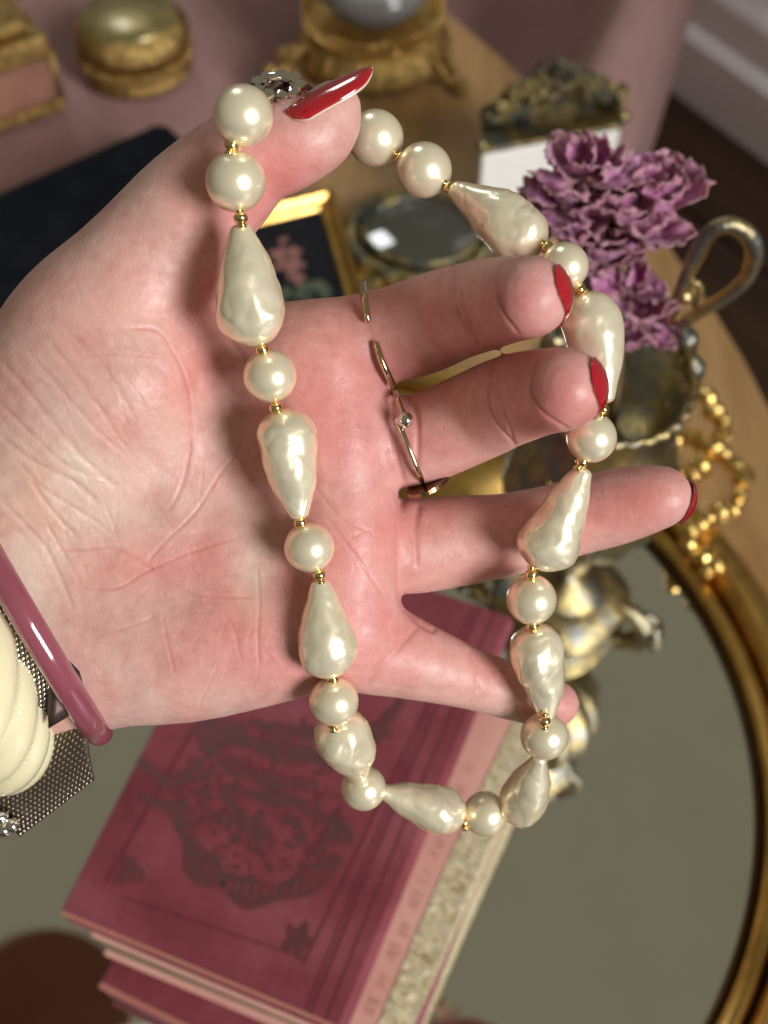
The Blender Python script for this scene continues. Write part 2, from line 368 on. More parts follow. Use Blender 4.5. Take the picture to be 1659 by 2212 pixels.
# ================================================================== BOOKS
def quad_book(q, z0, z1, board, cov, edge, pages, label, over=.0012):
    "q: four (x,y) corners  near-left, near-right(spine), far-right(spine), far-left"
    c = sum((Vector((p.x, p.y, 0)) for p in q), Vector()) / 4
    t = thing('book', label, 'book', (c.x, c.y, z0))
    q2 = [Vector((p.x, p.y)) for p in q]
    def inset(k, kspine):
        cc = Vector((c.x, c.y)); out = []
        for i, p in enumerate(q2):
            s = (p - cc); out.append(p - s.normalized() * (kspine if i in (1, 2) else k))
        return out
    for nm, za, zb in (('lower_cover', z0, z0 + board), ('cover', z1 - board, z1)):
        o = keep(obj(nm, prism(q2, za, zb, .0007), cov, t, smooth=False)); 
    keep(obj('page_block', prism(inset(over * 2.0, .004), z0 + board, z1 - board), pages, t, smooth=False))
    # spine: rounded strip from near-right to far-right
    a, b = q2[1], q2[2]; dr = (b - a).normalized(); nn = Vector((dr.y, -dr.x))
    if (a + nn - Vector((c.x, c.y))).length < (a - Vector((c.x, c.y))).length: nn = -nn
    pts = []; zc = (z0 + z1) / 2; hh = (z1 - z0) / 2
    for i in range(24):
        p = a + (b - a) * (i / 23)
        for k in range(11):
            an = math.radians(100 - 20 * k); 
            pts.append((p.x + nn.x * (.0035 * math.cos(an) - .0012), p.y + nn.y * (.0035 * math.cos(an) - .0012), zc + (hh - .0004) * math.sin(an)))
    keep(obj('spine', grid_mesh(pts, 24, 11), cov if 'pink' not in label else M['gilt_spine'], t))
    # worn edge line along near and left sides
    return t
Z1 = .075
c1 = [G(130, 1969, Z1), G(731, 2221, Z1), G(1100, 1331, Z1), G(551, 1144, Z1)]
b1 = quad_book(c1, .0625, Z1, .0022, M['maroon'], M['edge'], M['pages'], 'worn maroon cloth book with rubbed gilt stamping, topmost of the stack')
LIFT = [0]
def strip_on(pts, w, z, name, mat, parent, closed=False, lift=.0002):
    LIFT[0] = (LIFT[0] + 1) % 37; lift += LIFT[0] * 4e-6
    "flat ribbon over photo-traced points lying on level z"
    ws = [G(u, v, z) for u, v in pts]
    ws = cat(ws, 5, closed); bm = bmesh.new(); n = len(ws); row = []
    for i, p in enumerate(ws):
        a = ws[(i - 1) % n] if (closed or i) else p; b = ws[(i + 1) % n] if (closed or i < n - 1) else p
        t = (b - a); t.z = 0; t.normalize(); s = Vector((-t.y, t.x, 0))
        ww = w(i / (n - 1)) if callable(w) else w
        row.append((bm.verts.new(p + s * ww / 2 + Vector((0, 0, lift))), bm.verts.new(p - s * ww / 2 + Vector((0, 0, lift)))))
    for i in range(n if closed else n - 1):
        a, b = row[i], row[(i + 1) % n]; bm.faces.new((a[0], a[1], b[1], b[0]))
    bmesh.ops.recalc_face_normals(bm, faces=bm.faces)
    return keep(obj(name, bm, mat, parent, smooth=False))
# worn edges
strip_on([(133, 1971), (400, 2083), (733, 2222)], .0014, Z1, 'worn_edge', M['edge'], b1, lift=.0004)
# hinge grooves
for off, w in ((30, .0006), (62, .0010), (74, .0005)):
    strip_on([(731 - off, 2221 - off * .42), (905 - off, 1790 - off * .42), (1100 - off, 1331 - off * .34)], w, Z1, 'hinge_groove', M['line'], b1)
strip_on([(655, 2084), (810, 1759), (982, 1400)], .0008, Z1, 'frame_line', M['line'], b1)
strip_on([(640, 2064), (260, 1937)], .0006, Z1, 'frame_line', M['line'], b1)
strip_on([(230, 1905), (350, 1695), (640, 1190)], .0012, Z1, 'frame_line', M['line'], b1)
for bnd in (([(385, 1730), (405, 1800), (434, 1869), (500, 1912), (560, 1930), (650, 1915), (735, 1850)], .0115),
            ([(300, 1640), (360, 1690), (398, 1680), (452, 1668)], .0055),
            ([(425, 1560), (470, 1570), (560, 1610), (700, 1640), (800, 1660)], .0090),
            ([(440, 1600), (500, 1655), (600, 1690), (690, 1700)], .0065),
            ([(480, 1700), (560, 1720), (650, 1735), (700, 1770), (760, 1800)], .0060),
            ([(480, 1700), (510, 1760), (540, 1810), (560, 1840)], .0070),
            ([(300, 1720), (370, 1750), (395, 1790)], .0045),
            ([(540, 1560), (640, 1585), (760, 1570)], .0070),
            ([(780, 1600), (830, 1560), (870, 1510)], .0050)):
    wv_ = bnd[1]; strip_on(bnd[0], (lambda t, w=wv_: w * (.35 + .65 * math.sin(math.pi * min(max(t, .02), .98)) ** .6) * (.85 + .3 * math.sin(t * 23))), Z1, 'gilt_ornament', M['stamp'], b1)
def blob_on(u, v, r, z, name, mat, parent, lobes=5, depth=.3, sq=1.0, rot=0, lift=.00025):
    LIFT[0] = (LIFT[0] + 1) % 37; lift += LIFT[0] * 4e-6
    c = G(u, v, z); bm = bmesh.new(); vs = []
    for i in range(40):
        a = 2 * math.pi * i / 40; rr = r * (1 + depth * math.cos(lobes * a + 1)) * (1 + .1 * math.sin(7 * a))
        x, y = rr * math.cos(a), rr * sq * math.sin(a)
        vs.append(bm.verts.new(c + Vector((x * math.cos(rot) - y * math.sin(rot), x * math.sin(rot) + y * math.cos(rot), lift))))
    f = bm.faces.new(vs); 
    if f.normal.z < 0: f.normal_flip()
    return keep(obj(name, bm, mat, parent, smooth=False))
for u, v, r, lb in ((545, 1795, .0062, 5), (282, 1885, .0045, 3), (645, 2031, .0048, 5), (425, 1670, .005, 3), (725, 1800, .0055, 3), (620, 1770, .0022, 4), (650, 1810, .0022, 4), (690, 1835, .0025, 4), (640, 1780, .002, 4), (455, 1590, .006, 4), (590, 1590, .0045, 5), (820, 1580, .004, 4), (480, 1770, .0028, 4), (440, 1720, .003, 4)):
    blob_on(u, v, r, Z1, 'gilt_ornament', M['stamp'], b1, lb)
rs_ = random.Random(5)
for k in range(110):
    a = rs_.uniform(0, 6.28); rr = rs_.uniform(.25, 1) ** .5; u = 585 + 190 * rr * math.cos(a) - 40 * rr * math.sin(a); v = 1730 + 175 * rr * math.sin(a); q = rs_.uniform(0, 6.28); ln = rs_.uniform(7, 20)
    strip_on([(u, v), (u + ln * math.cos(q), v + ln * math.sin(q)), (u + ln * math.cos(q) + ln * .8 * math.cos(q + 1.3), v + ln * math.sin(q) + ln * .8 * math.sin(q + 1.3))], rs_.uniform(.0005, .0013), Z1, 'gilt_ornament', M['stamp'], b1)
# stamped letter-like marks on the title band (worn, illegible)
for i in range(16):
    u = 480 + i * 16; v = 1636 + i * 5.5
    strip_on([(u - 3, v + 11), (u, v), (u + (4 if i % 3 else -2), v - 11)], .0008, Z1, 'title_mark', M['maroon'], b1, lift=.0004)
for i in range(12):
    u = 470 + i * 21; v = 1908 - abs(i - 5) ** 1.6 * .9 + 15
    strip_on([(u - 4, v + 12), (u, v), (u + (5 if i % 2 else -1), v - 12)], .0008, Z1, 'title_mark', M['maroon'], b1, lift=.0004)

Z2 = .061
c2_ = [G(194, 2020, Z2), G(876, 2290, Z2), G(1225, 1420, Z2), G(640, 1240, Z2)]
c2_[1] = G(836, 2290, Z2); c2_[2] = G(1195, 1500, Z2)
b2 = quad_book(c2_, .034, Z2, .0022, M['pink_paper'], M['edge'], M['pages'], 'pink paper covered book with gilt patterned spine, middle of the stack')
strip_on([(826, 2290), (948, 1990), (1062, 1735), (1158, 1530)], .0115, Z2, 'gilt_border', M['gilt_spine'], b2, lift=.0003)
for i in [q for q in range(60) if q % 12 not in (4, 5, 9, 10, 11) and random.random() < .8]:
    t = i / 59; u = 800 + t * 230; v = 2190 - t * 560
    strip_on([(u - random.uniform(4, 15), v - 6), (u, v + random.uniform(-3, 3)), (u + random.uniform(4, 13), v + 5)], .0006, Z2, 'print_line', M['ink'], b2, lift=.0003)
Z3 = .033
c3_ = [G(214, 2126, Z3), G(800, 2440, Z3), G(1150, 1560, Z3), G(640, 1360, Z3)]
b3 = quad_book(c3_, MZ + .0003, Z3, .0022, M['maroon'], M['edge'], M['pages'], 'maroon book with a pale worn edge peeking out, lowest of the stack')
strip_on([(216, 2128), (400, 2218), (640, 2336)], .0022, Z3, 'worn_edge', M['edge'], b3, lift=.0004)
# end of books

# ================================================================== TRINKETS (background)
def curl(bm, c, r, rad, turns=1.2, rot=None, n=14, flip=1):
    pts = []
    for k in range(n):
        a = flip * 2 * math.pi * turns * k / (n - 1); rr = r * (1 - .62 * k / (n - 1))
        p = Vector((rr * math.cos(a), rr * math.sin(a), 0)); 
        if rot is not None: p = rot @ p
        pts.append(c + p)
    tube_into(bm, pts, rad, 5)

# square casket
k0 = G(148, 236, .002); k1 = G(0, 292, .002); dx = (k1 - k0).normalized(); dy = Vector((dx.y, -dx.x, 0)); 
if dy.y < 0: dy = -dy
cs = thing('trinket_casket', 'square gilt casket with pink side panels at the left edge', 'trinket box', tuple(k0))
def obox(o, ex, ey, x0, x1, y0, y1, z0, z1, bev=.001):
    return prism([(o + ex * a + ey * b)[:2] for a, b in ((x0, y0), (x1, y0), (x1, y1), (x0, y1))], z0, z1, bev)
keep(obj('base_moulding', obox(k0, dx, dy, 0, .10, 0, .085, .002, .010, .002), M['filigree'], cs, smooth=False))
keep(obj('side_panel', obox(k0, dx, dy, .004, .096, .004, .081, .010, .040, .001), M['pink_panel'], cs, smooth=False))
keep(obj('lid', obox(k0, dx, dy, .001, .099, .001, .084, .040, .056, .004), M['filigree'], cs, smooth=False))
keep(obj('lid_top', obox(k0, dx, dy, .010, .090, .010, .075, .056, .064, .004), M['filigree'], cs, smooth=False))
bm = bmesh.new(); ball_into(bm, k0 + dx * .045 + dy * .035 + Vector((0, 0, .064)), .018, 20, 12, (1, 1, .35)); keep(obj('cabochon', bm, M['jade'], cs))
for (x, y) in ((.002, .002), (.098, .002), (.002, .083), (.098, .083)):
    p0 = k0 + dx * x + dy * y; bm = bmesh.new()
    tube_into(bm, [p0 + Vector((0, 0, .008)), p0 + Vector((0, 0, .042))], .0022, 8)
    keep(obj('corner_post', bm, M['filigree'], cs))

# round box
rc = G(300, 150, .0); rb = thing('round_trinket_box', 'round gilt trinket box with greenish domed glass lid on the pink velvet', 'trinket box', tuple(rc))
R_ = .037
keep(obj('wall', lathe([(.0, .001), (R_ * .96, .001), (R_, .003), (R_ * 1.01, .006), (R_ * .97, .008), (R_ * .97, .022), (R_, .024), (R_ * 1.03, .027)], 64, rc, lambda a, j: 1 + .008 * math.sin(a * 30) * (3 < j < 6)), M['filigree'], rb))
keep(obj('lid_rim', lathe([(R_ * 1.03, .027), (R_ * 1.02, .033), (R_ * .97, .036), (R_ * .93, .037), (R_ * .90, .040), (R_ * .84, .041)], 64, rc, lambda a, j: 1 + .012 * math.sin(a * 40) * (j < 3)), M['filigree'], rb))
keep(obj('glass_dome', lathe([(R_ * .86 * math.cos(math.radians(t)), .040 + .008 * math.sin(math.radians(t))) for t in range(0, 91, 9)], 48, rc), M['dome'], rb))
keep(obj('picture_disc', lathe([(0, .0405), (R_ * .83, .0405)], 32, rc), M['leaf_paint'], rb))
bm = bmesh.new()
for k in range(36):
    a = 2 * math.pi * k / 36; ball_into(bm, rc + Vector((R_ * 1.0 * math.cos(a), R_ * 1.0 * math.sin(a), .015)), .0026, 8, 5, (1, 1, 1.8))
o = keep(obj('stamped_border', bm, M['filigree'], rb)); o['kind'] = 'stuff'

# navy box
nz_ = .034
np_ = [G(-330, 560, nz_), G(335, 268, nz_), G(362, 270, nz_), G(400, 305, nz_), G(600, 900, nz_), G(-330, 1300, nz_)]
nb = thing('navy_box', 'dark navy cloth covered box lying behind the thumb', 'box', tuple(sum(np_, Vector()) / 6))
nb.location.z = .0
keep(obj('body', prism([(p.x, p.y) for p in np_], .013, .026, .001), M['navy'], nb, smooth=False))
keep(obj('lid', prism([(p.x, p.y) for p in np_], .0262, nz_, .002), M['navy'], nb, smooth=False))

# framed painting
fz = .024
fq = [G(722, 402, fz), G(838, 790, fz), G(520, 850, fz), G(450, 468, fz)]
ft = thing('framed_painting', 'small gold framed painting of a pink rose on black, behind the index finger', 'painting', tuple(sum(fq, Vector()) / 4)); ft.location.z = .013
cc = sum(fq, Vector()) / 4
def lerpq(q, k): return [p + (cc - p) * k for p in q]
def insetq(q, d):
    n = len(q); out = []
    for i in range(n):
        a, b, c_ = q[i - 1], q[i], q[(i + 1) % n]
        u1 = (b - a).normalized(); u2 = (c_ - b).normalized(); n1_ = Vector((-u1.y, u1.x, 0)); n2_ = Vector((-u2.y, u2.x, 0))
        if n1_.dot(cc - b) < 0: n1_ = -n1_
        if n2_.dot(cc - b) < 0: n2_ = -n2_
        bis = (n1_ + n2_).normalized(); out.append(b + bis * d / max(.3, bis.dot(n1_)))
    return out
profs = [(0, .013), (0, .020), (.0015, .024), (.0055, .0255), (.008, .0225), (.0105, .0215), (.012, .019)]
rings = [[p + Vector((0, 0, 0)) for p in insetq(fq, d)] for d, z in profs]
for i in range(4):
    j = (i + 1) % 4; bm = bmesh.new(); A_ = []; B_ = []
    for (d, z), rg in zip(profs, rings):
        A_.append(bm.verts.new((rg[i].x, rg[i].y, z))); B_.append(bm.verts.new((rg[j].x, rg[j].y, z)))
    for k in range(len(profs) - 1): bm.faces.new((A_[k], A_[k + 1], B_[k + 1], B_[k]))
    keep(obj('frame_rail', bm, M['gold'], ft, smooth=False))
iq = insetq(fq, .0115)
keep(obj('canvas', prism([(p.x, p.y) for p in iq], .014, .0192), M['black'], ft, smooth=False))
for u, v, r, lb, mt, rt in ((625, 572, .0085, 5, 'rose_paint', 0), (600, 548, .0055, 3, 'rose_paint', 1), (632, 545, .005, 4, 'rose_paint', .4), (640, 600, .0055, 4, 'rose_paint', 2), (612, 520, .003, 3, 'rose_paint', 1), (668, 618, .0065, 2, 'leaf_paint', .6), (700, 628, .006, 2, 'leaf_paint', 2.2), (610, 640, .0065, 2, 'leaf_paint', 1.4), (655, 640, .005, 2, 'leaf_paint', .1)):
    blob_on(u, v, r, .0193, 'painted_rose' if mt == 'rose_paint' else 'painted_leaf', M[mt], ft, lb, .25, .75, rt, lift=.0003 if mt == 'rose_paint' else .0001)

# small oval mirror with ornate bronze frame
oc = G(912, 492, .028); oa, ob = 122 * dep(oc) / F, 70 * dep(oc) / F / math.sin(math.radians(43))
om = thing('small_oval_mirror', 'small oval hand mirror with ornate bronze frame between two pearls', 'mirror', (oc.x, oc.y, BZ))
def oring(a, b, z, n=56, wob=0, lob=0): return [Vector((oc.x + (a + wob * math.cos(lob * t)) * math.cos(t), oc.y + (b + wob * math.cos(lob * t)) * math.sin(t), z)) for t in [2 * math.pi * k / n for k in range(n)]]
bm = bmesh.new(); rr0 = oring(oa, ob, .027); 
cv = bm.verts.new((oc.x, oc.y, .0310)); r1 = [bm.verts.new(p) for p in rr0]; r2 = [bm.verts.new(Vector((oc.x, oc.y, .0300)) + (p - Vector((oc.x, oc.y, .027))) * .6) for p in rr0]
for k in range(56):
    j = (k + 1) % 56; bm.faces.new((r1[k], r1[j], r2[j], r2[k])); bm.faces.new((r2[k], r2[j], cv))
keep(obj('mirror_glass', bm, M['dark_glass'], om))
bm = bmesh.new(); tube_into(bm, oring(oa + .001, ob + .001, .0265), .0022, 8, True); keep(obj('rim', bm, M['old_gold'], om))
bm = bmesh.new(); tube_into(bm, oring(oa + .008, ob + .008, .021, 90, .0012, 18), .0055, 8, True, flat=1.0); keep(obj('frame', bm, M['old_gold'], om))
bm = bmesh.new()
for k in range(26):
    t = 2 * math.pi * k / 26; c_ = Vector((oc.x + (oa + .013) * math.cos(t), oc.y + (ob + .013) * math.sin(t), .019))
    curl(bm, c_, .0052, .0013, 1.3, Matrix.Rotation(t, 3, 'Z'), flip=(-1) ** k); ball_into(bm, c_ + Vector((0, 0, .002)), .0016, 8, 6)
o = keep(obj('scrollwork', bm, M['filigree'], om)); o['kind'] = 'stuff'
bm = bmesh.new(); hx = G(770, 640, .018); tube_into(bm, cat([Vector((oc.x - oa * .7, oc.y - ob * .9, .018)), hx, G(700, 760, .018)], 6), .006, 10, flat=.5); keep(obj('handle', bm, M['old_gold'], om))

# porcelain box
p0 = G(1022, 545, BZ); p1 = G(1300, 490, BZ); ex = (p1 - p0).normalized(); ey = Vector((p0.x, p0.y, 0)).normalized(); wB = (p1 - p0).length
pb = thing('porcelain_box', 'white porcelain box with brass filigree lid behind the dried flower', 'trinket box', tuple(p0))
ph = .070
keep(obj('body', obox(p0, ex, ey, 0, wB, 0, .034, BZ + .0005, BZ + ph, .003), M['porcelain'], pb, smooth=False))
keep(obj('brass_collar', obox(p0, ex, ey, -.001, wB + .001, -.001, .035, BZ + ph, BZ + ph + .003, .001), M['old_gold'], pb, smooth=False))
bm = bmesh.new()
for k in range(130):
    a = random.random(); top_ = .004 + .026 * max(0, math.sin(math.pi * min(1, a * 1.05))) ** 1.2; hgt = top_ * math.sqrt(random.random()); b = .62 + random.uniform(-.08, .08)
    c_ = p0 + ex * (a * wB) + ey * (b * .034) + Vector((0, 0, ph + .004 + hgt))
    curl(bm, c_, random.uniform(.003, .0055), .0009, 1.2, Matrix.Rotation(1.4 + random.uniform(-.3, .3), 3, 'X') @ Matrix.Rotation(random.uniform(-.9, .9), 3, 'Y'), 10, random.choice((-1, 1)))
ball_into(bm, p0 + ex * wB + Vector((0, 0, ph + .008)), .004, 10, 8); ball_into(bm, p0 + Vector((0, 0, ph + .006)), .003, 10, 8)
o = keep(obj('filigree_lid', bm, M['old_gold'], pb)); o['kind'] = 'stuff'

# glass on gilt stand
sc0 = G(806, 118, BZ); stn = thing('gilt_stand', 'round footed gilt filigree stand with scalloped rim, top of the picture', 'stand', tuple(sc0))
keep(obj('skirt', lathe([(.026, .026), (.042, .023), (.047, .018), (.049, .013), (.052, .009), (.050, .004)], 96, sc0, lambda a, j: 1 + .025 * math.sin(a * 24) * (j > 1)), M['filigree'], stn))
keep(obj('plate', lathe([(0, .028), (.038, .028), (.044, .031), (.046, .029), (.042, .024), (.026, .022)], 64, sc0), M['gold_shiny'], stn))
bm = bmesh.new()
for k in range(44):
    t = 2 * math.pi * k / 44; c_ = sc0 + Vector((.046 * math.cos(t), .046 * math.sin(t), .034))
    tube_into(bm, [c_ + Matrix.Rotation(t, 3, 'Z') @ Vector((0, .0028 * math.cos(q), .0045 * math.sin(q))) for q in [2 * math.pi * s / 10 for s in range(10)]], .0008, 5, True)
o = keep(obj('scalloped_gallery', bm, M['gold_shiny'], stn)); o['kind'] = 'stuff'
for k in range(3):
    t = math.radians(-38 + 120 * k); d_ = Vector((math.cos(t), math.sin(t), 0)); bm = bmesh.new()
    tube_into(bm, cat([sc0 + d_ * .046 + Vector((0, 0, .018)), sc0 + d_ * .056 + Vector((0, 0, .014)), sc0 + d_ * .063 + Vector((0, 0, .006)), sc0 + d_ * .071 + Vector((0, 0, .005))], 5), [.004] * 8 + [.003] * 8, 8)
    ball_into(bm, sc0 + d_ * .073 + Vector((0, 0, .006)), .0055, 12, 8); curl(bm, sc0 + d_ * .060 + Vector((0, 0, .014)), .008, .0016, 1.4, Matrix.Rotation(t, 3, 'Z') @ Matrix.Rotation(math.pi / 2, 3, 'X'))
    keep(obj('foot', bm, M['filigree'], stn))
gb = thing('glass_bowl', 'clear cut glass jar standing on the gilt stand at the top edge', 'jar', tuple(sc0 + Vector((0, 0, .045))))
gp = [(.0, .0465), (.018, .0465), (.034, .052), (.044, .064), (.048, .078), (.046, .094), (.040, .106), (.036, .112), (.034, .112), (.038, .104), (.043, .092), (.044, .078), (.040, .066), (.030, .056), (.0, .053)]
gp = [(r * .88, z - .014) for r, z in gp]
keep(obj('jar_wall', lathe(gp, 48, sc0), M['glass'], gb))
keep(obj('contents', lathe([(0, .0405), (.027, .042), (.038, .052), (.041, .062), (0, .064)], 32, sc0), simple('silvery liquid', (.06, .06, .06), .08, .0, coat=1.0, vary=.8, vs=60), gb))

# ================================================================== VASE
vb = G(1205, 1310, MZ); vb.z = MZ
VH = .155
vs_ = thing('brass_vase', 'tall footed antique brass vase with scrolled handles holding the dried flower', 'vase', tuple(vb))
bp = [(.0, .060), (.010, .060), (.016, .064), (.025, .074), (.0315, .088), (.0335, .104), (.0315, .118), (.0270, .130), (.024, .138), (.0245, .146), (.027, .152), (.0295, .155), (.0305, .157), (.0295, .159), (.0275, .158), (.025, .152), (.022, .142), (.018, .136), (.010, .133), (.003, .132), (0, .132)]
def flute(a, j):
    if 3 <= j <= 6: return 1 + .045 * math.sin(a * 14)
    if 9 <= j <= 13: return 1 + .028 * math.sin(a * 30)
    return 1
keep(obj('bowl', lathe(bp, 96, vb, flute), M['grey_gold'], vs_))
keep(obj('stem', lathe([(.0, .061), (.009, .060), (.006, .056), (.005, .050), (.010, .046), (.0105, .043), (.006, .039), (.006, .032), (.012, .026), (.017, .022), (.019, .019), (.0, .018)], 40, vb), M['grey_gold'], vs_))
keep(obj('foot_plate', lathe([(.0, .020), (.019, .020), (.027, .015), (.030, .012), (.030, .009), (.0, .008)], 64, vb, lambda a, j: 1 + .05 * math.cos(a * 4)), M['grey_gold'], vs_))
for k in range(4):
    t = math.radians(-20 + 90 * k); d_ = Vector((math.cos(t), math.sin(t), 0)); bm = bmesh.new()
    tube_into(bm, cat([vb + d_ * .020 + Vector((0, 0, .013)), vb + d_ * .030 + Vector((0, 0, .014)), vb + d_ * .037 + Vector((0, 0, .009)), vb + d_ * .042 + Vector((0, 0, .003)), vb + d_ * .047 + Vector((0, 0, .0045))], 5), [.0035 + .0022 * (i / 20) for i in range(21)], 8)
    curl(bm, vb + d_ * .038 + Vector((0, 0, .010)), .006, .0017, 1.3, Matrix.Rotation(t, 3, 'Z') @ Matrix.Rotation(math.pi / 2, 3, 'X'))
    keep(obj('foot', bm, M['grey_gold'], vs_))
bm = bmesh.new()
for k in range(120):
    t = random.uniform(0, 6.283); z = random.uniform(.084, .122); r_ = .0305 - abs(z - .104) ** 2 * 6
    curl(bm, vb + Vector((r_ * math.cos(t), r_ * math.sin(t), z)), random.uniform(.002, .0042), .0008, 1.2, Matrix.Rotation(t, 3, 'Z') @ Matrix.Rotation(math.pi / 2, 3, 'Y'), 9, random.choice((-1, 1)))
o = keep(obj('relief_scrolls', bm, M['filigree'], vs_)); o['kind'] = 'stuff'
vdep = dep(vb + Vector((.03, 0, .15)))
hp = [(1462, 790), (1478, 740), (1474, 704), (1516, 671), (1567, 643), (1610, 606), (1633, 550), (1619, 507), (1577, 484), (1530, 503), (1502, 550), (1478, 606), (1455, 671), (1440, 700)]
hw = [P(u, v, vdep) for u, v in hp]
axis = vb
def mirror_x(p): # to the other side of the vase axis, in the plane of the handle
    return Vector((2 * axis.x - p.x, p.y, p.z))
def flatten(p): # the handle stands in the upright plane y = vase axis
    q = cam_pos + (p - cam_pos) * ((axis.y - cam_pos.y) / (p.y - cam_pos.y)); return q
hw = [flatten(p) for p in hw]
in_ = [flatten(P(u, v, vdep)) for u, v in ((1500, 660), (1512, 630), (1505, 612), (1490, 618), (1478, 640))]
tail = [flatten(P(u, v, vdep)) for u, v in ((1478, 720), (1490, 770), (1500, 812), (1480, 850), (1455, 880))]
for mir_ in (0, 1):
    fn = mirror_x if mir_ else (lambda p: p)
    bm = bmesh.new(); pp = cat([fn(p) for p in hw], 6); tube_into(bm, pp, [.0016 + .0010 * math.sin(math.pi * i / len(pp)) for i in range(len(pp))], 10)
    hc = sum(hw[4:12], Vector()) / 8; gbm = bmesh.new()
    tube_into(gbm, cat([fn(p + (hc - p).normalized() * .0026) for p in hw[2:13]], 6), .0010, 8); keep(obj('handle_inlay', gbm, M['gold'], vs_))
    tube_into(bm, cat([fn(p) for p in in_], 5), .0013, 8); tube_into(bm, cat([fn(p) for p in tail], 5), [.0035 + .001 * math.sin(i) for i in range(21)], 8)
    for q in (in_[-1], tail[2]): ball_into(bm, fn(q), .0028, 10, 8)
    keep(obj('handle', bm, M['grey_gold'], vs_))

dc = G(1010, 1075, MZ); gd = thing('gilt_dish', 'shallow gilt dish with silvery inside lying on the mirror behind the ring finger', 'dish', tuple(dc))
keep(obj('outside', lathe([(0, .0005), (.018, .0005), (.026, .004), (.033, .009), (.036, .0125), (.0365, .0135), (.0355, .0138)], 64, dc), M['gold_shiny'], gd))
keep(obj('inside', lathe([(.0355, .0138), (.033, .0115), (.026, .007), (.016, .004), (0, .0035)], 64, dc), M['gold'], gd))

# dried peony
pc = P(1320, 460, .395); pc.y = vb.y + .002; 
fl_ = thing('dried_peony', 'dried purple peony head with crinkled petals standing in the brass vase', 'flower', tuple(vb + Vector((0, 0, .15))))
def petal(center, R0, yaw, tilt, size, curlv, seed, wide=1.0):
    nu, nv = 15, 13; pts = []; ed_ = []
    Rm = Matrix.Rotation(yaw, 3, 'Z') @ Matrix.Rotation(tilt, 3, 'Y')
    for i in range(nu):
        s = i / (nu - 1)
        for j in range(nv):
            t = j / (nv - 1) * 2 - 1
            w = wide * size * .62 * (math.sin(math.pi * min(.98, s * .62 + .04)) ** .8)
            frill = s ** 2
            x = t * w; z = size * s * (1 - .12 * t * t); y = curlv * size * s * s + .28 * size * (t * t) * (-.6)
            q = Vector((x * 9 / size * .3, seed * 3.1, z * 9 / size * .3))
            nzv = Vector(noise.noise_vector(q * 2.2)); n2 = Vector(noise.noise_vector(q * 6))
            p = Vector((y, x, z)) + nzv * size * .16 * (.3 + frill) + n2 * size * .085 * frill
            pts.append(center + Rm @ (p + Vector((R0, 0, 0)))); ed_.append(max(s, .0) * 1.0 if abs(t) < .8 else max(s, .5 + .5 * abs(t)))
    me = grid_mesh(pts, nu, nv); a = me.attributes.new('petal_edge', 'FLOAT', 'POINT'); a.data.foreach_set('value', ed_)
    return me
def bloom(c, scale, n, tiltmax, seed0):
    for k in range(n):
        f = k / n
        yaw = k * 2.39996 + random.uniform(-.3, .3); tilt = tiltmax * (f ** .7) + random.uniform(-.15, .2)
        o = keep(obj('petal', petal(c, .002 + .006 * f, yaw, tilt, scale * random.uniform(.75, 1.15) * (.55 + .5 * f), random.uniform(-.35, .25), seed0 + k, random.uniform(.7, 1.1)), M['petal'], fl_))
        mdf = o.modifiers.new('thick', 'SOLIDIFY'); mdf.thickness = .0003
def bl(u, v): return flatten(P(u, v, vdep))
for k, (u, v, sc_, n_, tm) in enumerate(((1225, 425, .0165, 11, 1.7), (1262, 365, .0150, 9, 1.3), (1320, 455, .0185, 20, 1.6), (1405, 425, .0165, 11, 1.5), (1300, 545, .0150, 12, 2.0), (1355, 620, .0165, 18, 2.2), (1405, 690, .0135, 7, 2.4))):
    bloom(bl(u, v), sc_, n_, tm, k * 41)
keep(obj('petal', petal(bl(1400, 660), .001, .3, 2.2, .013, .1, 300, 1.2), M['petal'], fl_))
bm = bmesh.new(); tube_into(bm, cat([bl(1330, 500), bl(1345, 650), vb + Vector((.005, 0, .12)), vb + Vector((0, 0, .085))], 6), .0018, 8)
keep(obj('stem', bm, simple('dry stem', (.16, .11, .05), .8), fl_))

# gold bead chain
chp = [(1478, 831), (1525, 854), (1545, 890), (1565, 920), (1550, 955), (1520, 990), (1495, 1030), (1440, 1015), (1427, 976), (1478, 943), (1515, 955), (1590, 1005), (1600, 1060), (1577, 1098), (1549, 1107), (1516, 1126), (1483, 1154), (1500, 1190), (1539, 1210), (1525, 1238)]
ct = thing('gilt_scroll_ornament', 'beaded gilt scroll ornament looped over the mirror frame at right', 'ornament', tuple(G(1520, 1000, .03)))
cp = cat([G(u, v, .036 + .004 * math.sin(i * 1.3)) for i, (u, v) in enumerate(chp)], 12)
bm = bmesh.new(); bmesh.ops.create_icosphere(bm, subdivisions=2, radius=1); bme = bpy.data.meshes.new('bead'); bm.to_mesh(bme); bm.free(); bme.materials.append(M['gold_shiny'])
bm = bmesh.new(); tube_into(bm, [p - Vector((0, 0, .002)) for p in cp], .0034, 8); keep(obj('scroll', bm, M['gold'], ct))
acc = 0; last = cp[0]; step = .0078
k = 0
for a, b in zip(cp, cp[1:]):
    sl = (b - a).length; pos = 0
    while acc + (sl - pos) >= step:
        pos += step - acc; acc = 0
        q = a + (b - a) * (pos / sl); k += 1
        r_ = (.0062, .0042, .0054)[k % 3]
        o = bpy.data.objects.new('bead', bme); C.objects.link(o); o.parent = ct; o.location = q - ct.location
        jit = Vector((random.uniform(-1, 1), random.uniform(-1, 1), random.uniform(-1, 1))) * .0008; o.location += jit
        o.scale = (r_, r_, r_ * .85); o.rotation_euler = (random.random() * 3, random.random() * 3, 0)
    acc += sl - pos

